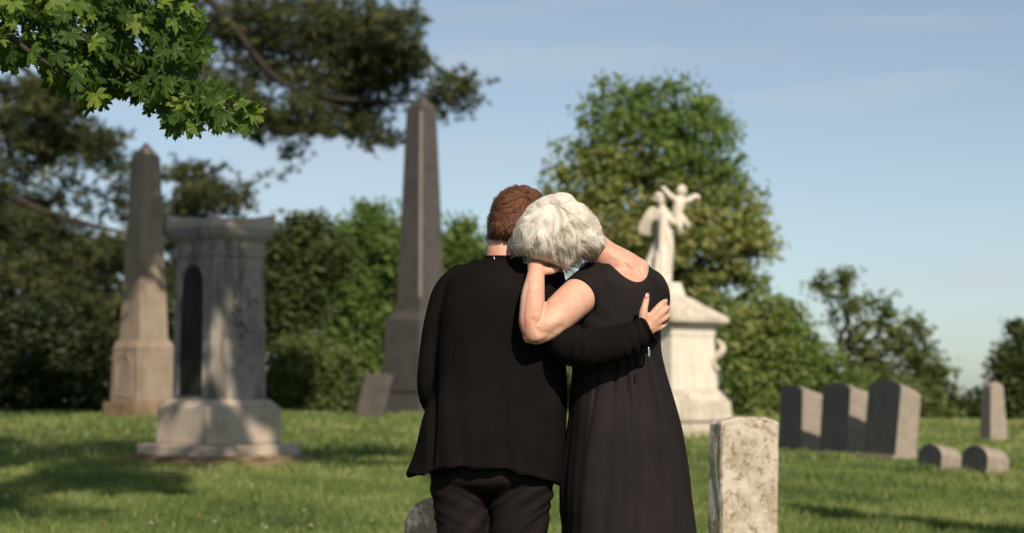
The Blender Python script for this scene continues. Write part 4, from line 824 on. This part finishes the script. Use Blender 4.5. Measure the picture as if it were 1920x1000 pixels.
# hair
PA = [(914, 449), (914, 436), (919, 416), (924, 394), (929, 374), (940, 361), (957, 351), (980, 349), (998, 354), (1013, 364), (1021, 384), (1024, 410), (1021, 436), (1010, 455), (985, 461), (958, 460), (936, 457), (921, 455)]
CA = (969, 408); fnA = outline_fn(PA, CA)
hb = hair_base(pa, 'hair', PA, CA, .09, .115, .085, M_hair_a_base, .94)
K = 1250; per = 9; rr = np.sqrt(r.random(K)); th = r.random(K) * 6.283 - math.pi; x0 = CA[0] + rr * .97 * fnA(th) * np.cos(th); y0 = CA[1] + rr * .97 * fnA(th) * np.sin(th)
WH = np.array((986, 366)); dx, dy_ = x0 - WH[0], y0 - WH[1]; dl = np.hypot(dx, dy_) + 1e-6; sw = .6 * np.exp(-dl / 30); dxn = dx / dl * np.cos(sw) - dy_ / dl * np.sin(sw); dyn = dx / dl * np.sin(sw) + dy_ / dl * np.cos(sw)
cl = sines(np.stack((x0, y0, 0 * x0), -1), .13, 5); ang = .45 * cl + .30 * r.normal(size=K); dx2 = dxn * np.cos(ang) - dyn * np.sin(ang); dy2 = dxn * np.sin(ang) + dyn * np.cos(ang) + .25
Ls = (14 + 14 * r.random(K)) * np.where(y0 > 425, .6, 1.0) * np.where(y0 < 372, .85, 1); bend = r.normal(size=K) * 4; lift0 = .004 + .014 * r.random(K) ** 1.5; k = np.repeat(np.arange(K), per); n = 7; P = np.zeros((K * per, n, 3)); ox, oy = r.normal(size=K * per) * 2.6, r.normal(size=K * per) * 2.6; lj = .8 + .35 * r.random(K * per)
for i in range(n):
    t = i / (n - 1); X_ = x0[k] + dx2[k] * Ls[k] * t * lj - dy2[k] * bend[k] * t * t + ox * (1 - .72 * t); Y_ = y0[k] + dy2[k] * Ls[k] * t * lj + dx2[k] * bend[k] * t * t + oy * (1 - .72 * t)
    a = np.arctan2(Y_ - CA[1], X_ - CA[0]); s = np.hypot(X_ - CA[0], Y_ - CA[1]); mx = fnA(a) * (1.0 + (.035 + .03 * (Y_ > 445)) * np.sin(k * 7.1)); f = np.where(s > mx, mx / s, 1); X_ = CA[0] + (X_ - CA[0]) * f; Y_ = CA[1] + (Y_ - CA[1]) * f
    d = dome(X_, Y_, fnA, CA, .09, .115 * .95) - lift0[k] * (.2 + 1.1 * t); P[:, i] = QV(X_, Y_, D0 + d)
strands(hb, 'hair_strands', P, .00046, M_hair_a, np.clip(.12 + .75 * (lift0 - .004)[k] / .012 + .25 * r.random(K)[k] + .12 * r.normal(size=K * per), 0, 1))
k = 420; th = r.uniform(-2.9, -.3, k); P = np.zeros((k, 5, 3))                                   # tufts standing up along the top
for i in range(5):
    t = i / 4; q = fnA(th) * (.9 + .155 * t * (.6 + .6 * r.random(k) * 0 + .5 * np.sin(th * 23))); P[:, i] = QV(CA[0] + q * np.cos(th) + 5 * t * np.sin(th * 37), CA[1] + q * np.sin(th), D0 + .09 + .05 * np.sin(th * 91))
strands(hb, 'crown_tufts', P, .0004, M_hair_a)
k = 2600; th = r.random(k) * 6.283 - 3.14; s = np.sqrt(r.random(k)); P = np.zeros((k, 5, 3))                                # far side of the head, above the face
X0, Y0 = CA[0] + s * fnA(th) * np.cos(th), CA[1] - 18 + .7 * s * fnA(th) * np.sin(th)
for i in range(5): P[:, i] = QV(X0 + 4 * i * r.normal(size=k) * .3, Y0 + 4 * i, D0 + dome(X0, Y0, fnA, CA, .09, .087, 1, .004))
strands(hb, 'fringe', P, .0005, M_hair_a)
# necklace, ring, nails
NK = [QV(946.5 + 35 * math.cos(a), 480.5 + 1.2 * math.sin(a * 3), D0 + .055 + .056 * math.sin(a)) for a in np.linspace(0, 6.283, 46)]
nk = loop_tube(pa, 'necklace', NK, .0011, M_silver, 6, 90); mb = MB(); mb.limb([A_(926, 481, -.004), A_(927, 486, -.007)], [.0016, .0022], n=8); link('clasp', mb.mesh('c'), M_silver, nk, smooth=True)
fp = A_(1247.6, 597, -.0915); loop_tube(pa, 'finger_ring', ring_pts(fp, A_(1251, 595, -.08) - A_(1243, 599, -.104), px_(6.5), 16), .0013, M_gold, 6, 34)
for p, d in (((1213.1, 555.5, -.1285), (3, -14, .006)), ((1248.8, 564.3, -.072), (5, -3, .03)), ((1254.6, 577.3, -.06), (4, -2, .03)), ((1254.8, 592.6, -.05), (3, -2, .03))):
    a = A_(*p); b = A_(p[0] + d[0], p[1] + d[1], p[2] + d[2]); up = unit(b - a); nr = unit(np.array((.25, -1, .1)) - up * (np.array((.25, -1, .1)) @ up)); m3 = Matrix((np.cross(nr, up), nr, up)).transposed()
    mb = MB(); mb.ball(a - nr * -.0012, px_(4.2), .0022, px_(6.2), m3.to_quaternion(), 12); link('fingernail', mb.mesh('n'), M_nail, pa, smooth=True)
eyes(pa, hi, px_(50))

# ================= the one on the right: white hair, black dress
xb = float(A_(1165, 800)[0]); gB = float(gz(xb, D0 + .06))
pb = empty('person', (xb, D0 + .06, gB), 'person with white wavy hair in black dress resting head on companion\'s shoulder', 'person', 'couple embracing, seen from behind')
mb = MB()
torso(mb, [(490, 1110, 1205, .045, .045), (500, 1098, 1216, .07, .05), (515, 1092, 1228, .095, .055), (540, 1088, 1236, .113, .058), (600, 1082, 1234, .118, .06), (680, 1082, 1232, .11, .06), (760, 1085, 1245, .115, .06), (860, 1080, 1265, .12, .06), (920, 1100, 1250, .08, .06)], sq=2.5)
mb.limb([A_(1178, 520, .035), A_(1158, 498, .022), A_(1134, 478, .012), A_(1108, 460, .012), A_(1080, 448, .015)], [px_(46), px_(36), px_(28), px_(30), px_(34)], n=22)
mb.limb([A_(1150, 480, .03), A_(1185, 497, .04), A_(1211, 516, .055), A_(1222, 537, .07)], [px_(20), px_(17), px_(14), px_(16)], n=16)
hi = head(mb, 1050, 430, .02, (-.62, .0, .78), px_(46), (-.15, 1, -.2))
def armb(pts, rad, res=None): mb.limb([A_(*p) for p in pts], [px_(q) for q in rad], n=22, res=res)
armb([(1128, 524, .03), (1108, 540, .0), (1084, 557, -.045), (1056, 582, -.085), (1028, 607, -.115), (1006, 623, -.132), (1001, 626, -.134)], [36, 37, 36, 34.5, 31, 24.5, 22], 40)
armb([(1003, 626, -.134), (998, 606, -.136), (998, 585, -.131), (999, 555, -.115), (1002.5, 530, -.095), (1005, 512, -.078), (1005, 503, -.062)], [22.5, 24.5, 24, 22, 18.6, 16, 16.5], 40)
mb.ball(A_(991, 634, -.138), px_(11), n=12)                                                                                                 # point of the elbow
armb([(1222, 530, .06), (1230, 560, .085), (1224, 610, .16), (1205, 640, .24), (1150, 640, .30), (1105, 630, .30)], [24, 23, 20, 18, 14, 11])
hand([((1005, 508, -.07), (1003, 494, -.045), 15, 15), ((1012, 506, -.066), (1014, 492, -.04), 13, 13)], [[(995 + 8 * i, 496, -.05, 6.5), (994 + 9 * i, 486, -.03, 6.2), (996 + 8 * i, 476, -.005, 5.6), (998 + 8 * i, 470, .02, 5)] for i in range(4)],
     [(1018, 508, -.072, 8), (1030, 508, -.068, 7.6), (1039, 507, -.058, 6.6), (1045, 503, -.045, 5.6)], .7)
hand([((1105, 630, .30), (1085, 625, .30), 9, 9)], [[(1085, 618 + 5 * i, .30, 4.5), (1072, 616 + 5 * i, .30, 4.2), (1062, 618 + 4 * i, .29, 3.6)] for i in range(4)], [(1095, 618, .31, 5), (1086, 608, .315, 4.5), (1078, 606, .32, 4)])
for lx in (1130, 1215): mb.limb([A_(lx, 880, .06), A_(lx, 1010, .05), A_(lx, 1150, .06), A_(lx, 1300, .07), A_(lx, 1445, .08)], [px_(44), px_(38), px_(28), px_(27), px_(17)], n=16)
me = grow(mb, 'body', .0040, 2); C, N = co_no(me); pxl = 960 + C[:, 0] / C[:, 1] * F_PX; pyl = 500 - (C[:, 2] - CAM_H - C[:, 1] * math.tan(PITCH)) / C[:, 1] * F_PX; dsp = np.zeros(len(C)); nearc = (C[:, 1] < D0 - .05)
def groove(poly, depth, width):
    best = np.full(len(C), 1e9)
    for (a, b), (c_, d_) in zip(poly, poly[1:]):
        t = np.clip(((pxl - a) * (c_ - a) + (pyl - b) * (d_ - b)) / ((c_ - a) ** 2 + (d_ - b) ** 2), 0, 1); best = np.minimum(best, np.hypot(pxl - a - t * (c_ - a), pyl - b - t * (d_ - b)))
    return -depth * np.exp(-(best / width) ** 2) * nearc
for pl, dp, wd in (([(1023, 568), (1019, 588), (1010, 606)], .0055, 3.2), ([(1001, 600), (1004, 614), (1012, 624), (1030, 626), (1052, 614)], .0032, 6), ([(985, 640), (1000, 646), (1018, 640), (1036, 628)], .0022, 3.5), ([(990, 530), (984, 560), (981, 595), (983, 615)], .0022, 4), ([(1014, 596), (1030, 606), (1050, 596)], -.0028, 9), ([(1003, 575), (1000, 545)], -.002, 9), ([(1160, 486), (1178, 500), (1188, 515)], .0028, 4.5), ([(1140, 474), (1170, 492), (1200, 506)], -.002, 5)):
    dsp += groove(pl, dp, wd) if pl[0][0] < 1100 else -dp * np.exp(-((pyl - np.interp(pxl, *zip(*pl))) / wd) ** 2) * ((pxl > pl[0][0]) & (pxl < pl[-1][0])) * (C[:, 1] < D0 + .03)
set_co(me, C + N * dsp[:, None]); link('body', me, M_skin, pb)
for lx in (1130, 1215):
    f = A_(lx, 1470, .08); m2 = MB(); m2.limb([(f[0], f[1] - .05, gB + .045), (f[0], f[1] + .05, gB + .05), (f[0], f[1] + .16, gB + .032)], [.038, .042, .03], n=14); link('shoe', grow(m2, 'shoe', .006, 3), M_shoe, pb)
# dress
mb = MB()
torso(mb, [(487, 1112, 1206, .05, .045), (494, 1094, 1215, .075, .05), (508, 1084, 1226, .102, .055), (530, 1080, 1237, .120, .058), (556, 1077, 1241, .126, .06), (600, 1072, 1241, .126, .06), (650, 1068, 1240, .12, .06), (690, 1072, 1248, .122, .06), (740, 1070, 1262, .138, .06), (800, 1064, 1277, .155, .06), (860, 1056, 1288, .165, .06), (910, 1051, 1296, .17, .06), (960, 1052, 1303, .175, .06), (1000, 1056, 1307, .18, .06), (1150, 1052, 1322, .2, .06), (1320, 1046, 1338, .22, .06), (1425, 1042, 1346, .23, .06)], n=64, sq=2.35)
def cone(pts, rad, cap=False): mb.limb([A_(*p) for p in pts], [px_(q) for q in rad], n=28, res=20, cap=cap)
cone([(1150, 512, .045), (1128, 524, .03), (1108, 539, -.0), (1085, 556, -.048)], [34, 40, 40.5, 39.5]); cone([(1205, 520, .05), (1222, 532, .062), (1232, 556, .085), (1230, 590, .125)], [22, 26, 25, 24])
mb.limb([A_(1120, 500, .03), A_(1180, 503, .035), A_(1214, 513, .05)], [px_(14), px_(14), px_(14)], n=14)
me = grow(mb, 'dress', .0045, 5)
# scooped back: cut the neckline out of the cloth
SCO = [(1040, 440), (1104, 486), (1118, 487.5), (1131, 489), (1144, 496), (1156, 506.5), (1168, 517), (1178, 523.5), (1187, 527.5), (1196, 529), (1204, 527), (1211, 521.5), (1215, 513), (1216.5, 505), (1214, 499), (1207, 494), (1230, 440)]
SC2 = [SCO[0]] + [tuple(q) for q in crom(SCO[1:-1], 60)] + [SCO[-1]]
bm = bmesh.new(); fr = [bm.verts.new(A_(a, b, -.35)) for a, b in SC2]; bk = [bm.verts.new(A_(a, b, .13)) for a, b in SC2]; bm.faces.new(fr); bm.faces.new(bk[::-1])
for i in range(len(fr)): j = (i + 1) % len(fr); bm.faces.new((fr[i], bk[i], bk[j], fr[j]))
bmesh.ops.recalc_face_normals(bm, faces=bm.faces); bmesh.ops.triangulate(bm, faces=[f for f in bm.faces if len(f.verts) > 4]); cut = bpy.data.meshes.new('cut'); bm.to_mesh(cut); bm.free()
C, N = co_no(me); pxl = 960 + C[:, 0] / C[:, 1] * F_PX; pyl = 500 - (C[:, 2] - CAM_H - C[:, 1] * math.tan(PITCH)) / C[:, 1] * F_PX
low = np.clip((pyl - 670) / 200, 0, 1); th = np.arctan2(C[:, 1] - D0 - .06, C[:, 0] - xb)
dsp = low * (.0014 * np.sin(th * 15 + 1.6 * np.sin(pyl * .008) + sines(C * (1, 1, .4), 9, 31)) + .0045 * np.sin(th * 7.3 + .005 * pyl) + .0008 * np.sin(th * 27 + .012 * pyl + 1.5 * sines(C, 7, 32)))
for fx, fy, sl, ln in ((1156, 680, -.10, 60), (1190, 676, .10, 50), (1222, 690, .24, 110), (1120, 700, -.14, 90), (1176, 690, .05, 70)):
    dsp -= .007 * np.exp(-((pxl - fx - sl * (pyl - fy)) / 3.2) ** 2) * np.exp(-((pyl - fy - 10) / ln) ** 2) * (C[:, 1] < D0 + .05)
dsp += .0022 * np.sin((pyl - .5 * pxl) * .14) * np.exp(-(((pxl - 1110) / 30) ** 2 + ((pyl - 600) / 35) ** 2)) + .0012 * sines(C, 22, 9)
set_co(me, C + N * dsp[:, None]); me = boolean(me, cut, 'dress'); me.polygons.foreach_set('use_smooth', [True] * len(me.polygons)); me.set_sharp_from_angle(angle=R(50)); link('dress', me, M_dress, pb)
# hair
PB = [(1020, 371), (1038, 366), (1056, 363), (1071, 368), (1080, 380), (1100, 389), (1113, 403), (1124, 424), (1133, 442), (1137, 458), (1130, 470), (1118, 479), (1106, 488), (1092, 494), (1078, 503), (1066, 512), (1050, 503), (1028, 497), (1008, 493), (991, 490), (978, 481), (966, 482), (961, 470), (959, 452), (963, 432), (971, 414), (985, 397), (1004, 380)]
CB = (1047, 434); fnB = outline_fn(PB, CB); DB, FB = .0, .125
PBB = [(a, b if b < 450 else b - (b - 450) * .22) for a, b in PB]; hb = hair_base(pb, 'hair', PBB, CB, DB, FB, .10, M_hair_b_base, .94)
lumpB = lambda X_, Y_: .0055 * sines(np.stack((X_, Y_ * 1.2, 0 * X_), -1), .075, 71) + .0032 * sines(np.stack((X_, Y_ * 1.2, 0 * X_), -1), .17, 72); r = np.random.default_rng(17)
WB = np.array((1036, 380.)); n = 16
def bob(K, per, sgn, depth, seed):
    r = np.random.default_rng(seed); th = r.random(K) * 6.283 - 3.1416
    ex = CB[0] + fnB(th) * np.cos(th); ey = CB[1] + fnB(th) * np.sin(th); t1 = np.where(ey > 455, .82, .6) + np.where(ey > 455, .28, .45) * r.random(K) ** .6; t0 = np.clip(r.random(K) * 1.1 - .25, 0, .72) * t1
    amp = 5 + 7 * r.random(K); fr_ = 1.5 + .7 * r.random(K); ph = 2.5 * np.sin(2.3 * th + 1) + 1.5 * np.sin(5 * th) + .9 * r.normal(size=K); curl = np.where(r.random(K) < .5, 1, -1) * (5 + 16 * r.random(K)); rise = .003 + .014 * r.random(K) ** 1.4; P = np.zeros((K * per, n, 3)); k = np.repeat(np.arange(K), per)
    ox, oy = r.normal(size=K * per), r.normal(size=K * per); oz = r.normal(size=K * per) * .0022; lj = .85 + .2 * r.random(K * per)
    for i in range(n):
        u = i / (n - 1); t = t0[k] + (t1[k] - t0[k]) * u * lj; bx = WB[0] + (ex[k] - WB[0]) * t; by = WB[1] + (ey[k] - WB[1]) * t
        vx, vy = ex[k] - WB[0], ey[k] - WB[1]; vl = np.hypot(vx, vy); nx_, ny_ = -vy / vl, vx / vl; side = np.tanh(vx / 45)
        arcb = 14 * np.sin(np.clip(t, 0, 1) * 3.14) * (-side)                                     # hair falls in an arc from the crown
        wv = amp[k] * np.sin(fr_[k] * t * 6.28 + ph[k]) * t + curl[k] * np.clip(u - .55, 0, 1) ** 2 * 3 + arcb * .8
        sp_ = 2.3 * (1 - .62 * u) * (1 + .8 * np.sin(u * 3.14)); X_ = bx + nx_ * wv + ox * sp_ * .8; Y_ = by + ny_ * wv + oy * sp_ * .8
        XY = np.stack((X_, Y_, 0 * X_), -1); X_ = X_ + 4.6 * sines(XY, .11, 81); Y_ = Y_ + 4.6 * sines(XY, .11, 82)
        a = np.arctan2(Y_ - CB[1], X_ - CB[0]); s = np.hypot(X_ - CB[0], Y_ - CB[1]); mx = fnB(a) * (1.0 + (.03 + .10 * np.clip((Y_ - 440) / 40, 0, 1)) * np.sin(k * 3.7)); f = np.where(s > mx, mx / s, 1); X_ = CB[0] + (X_ - CB[0]) * f; Y_ = CB[1] + (Y_ - CB[1]) * f
        d = dome(X_, Y_, fnB, CB, DB, depth * .95, sgn) + sgn * (lumpB(X_, Y_) + rise[k] * (.35 + np.sin(u * 3.0)) + oz); P[:, i] = QV(X_, Y_, D0 + d)
    return P, np.clip(.75 * (r.random(K) ** .8)[k] + .3 * r.random(K * per), 0, 1)
P, t_ = bob(640, 24, -1, FB, 5); strands(hb, 'hair_strands', P, .00045, M_hair_b, t_)
P, t_ = bob(110, 24, 1, .10, 6); strands(hb, 'far_side_strands', P, .0005, M_hair_b, t_)
k = 260; th = r.random(k) * 6.283 - 3.14; P = np.zeros((k, 6, 3)); cv = r.normal(size=k) * .12                     # stray flyaways round the outline
for i in range(6):
    t = i / 5; q = fnB(th) * (.92 + .12 * t * (.4 + .6 * np.abs(np.sin(th * 31)))); P[:, i] = QV(CB[0] + q * np.cos(th + cv * t), CB[1] + q * np.sin(th + cv * t), D0 + DB + .06 * np.sin(th * 57))
strands(hb, 'flyaways', P, .00022, M_hair_b)
eyes(pb, hi, px_(54))

# ------------------------------------------------------------------ small things in the grass
M_petal = plain('white_petals', (.8, .8, .76), .6); M_yellow = plain('yellow_centre', (.6, .4, .03), .7); M_dry = plain('dry_leaf', (.26, .10, .035), .7)
def daisy_mesh():
    V, F = [(0, 0, .002)], []
    for i in range(10):
        a = i * .628; b = len(V); V += [(.003 * math.cos(a), .003 * math.sin(a), 0), (.011 * math.cos(a - .2), .011 * math.sin(a - .2), .003), (.014 * math.cos(a), .014 * math.sin(a), .002), (.011 * math.cos(a + .2), .011 * math.sin(a + .2), .003)]; F.append((b, b + 1, b + 2, b + 3))
    me = bpy.data.meshes.new('petals'); me.from_pydata(V, [], F); me.materials.append(M_petal); return me
PM = daisy_mesh(); mbm = MB(); mbm.ball((0, 0, .003), .004, .004, .0025, n=8); YM = mbm.mesh('centre'); YM.materials.append(M_yellow); mbm = MB(); mbm.limb([(0, 0, -.07), (.002, 0, -.03), (0, 0, 0)], [.001, .001, .001], n=6); STM = mbm.mesh('stem'); STM.materials.append(M_grassblade)
r = np.random.default_rng(8)
DAISY = [(288, 980), (299, 974), (405, 977), (448, 979), (494, 984), (501, 988), (572, 956), (585, 984), (648, 980), (168, 965), (18, 930), (560, 990), (330, 985), (700, 975)]
DZ = sorted(a for a, b in DAISY); ORD = 'first second third fourth fifth sixth seventh eighth ninth tenth eleventh twelfth thirteenth fourteenth'.split()
for px, py in DAISY:
    Yd = F_PX * CAM_H / (py - HORIZON) * 1.0
    for _ in range(6): Yd = F_PX * (CAM_H - float(gz((px - 960) / F_PX * Yd, Yd)) - .075) / (py - HORIZON)
    x, y, z = G(px, Yd); e = empty('daisy', (x, y, z + .078), 'tiny white daisy in the lawn, %s from the left' % ORD[DZ.index(px)], 'flower', 'daisies in the lawn'); e.rotation_euler = (R(45 + r.normal() * 12), r.normal() * .3, r.random() * 6); e.scale = (1.15,) * 3
    for nm, m_ in (('petals', PM), ('centre', YM), ('stem', STM)): o = bpy.data.objects.new(nm, m_); COL.objects.link(o); o.parent = e
for i, (px, py) in enumerate([(198, 985), (377, 970), (552, 983), (583, 992)]):
    Yd = F_PX * (CAM_H - .06) / (py - HORIZON); x, y, z = G(px, Yd); me = LEAVES[int(px) % 10].copy(); me.materials.clear(); me.materials.append(M_dry); o = bpy.data.objects.new('fallen_leaf', me); COL.objects.link(o); o.location = (x, y, z + .06); o.scale = (.035,) * 3; o.rotation_euler = (R(35), .3, r.random() * 6)
    tag(o, 'small dry brown leaf on the lawn among the daisies, %s from the left' % ORD[i], 'leaf', 'dry leaves on the lawn')
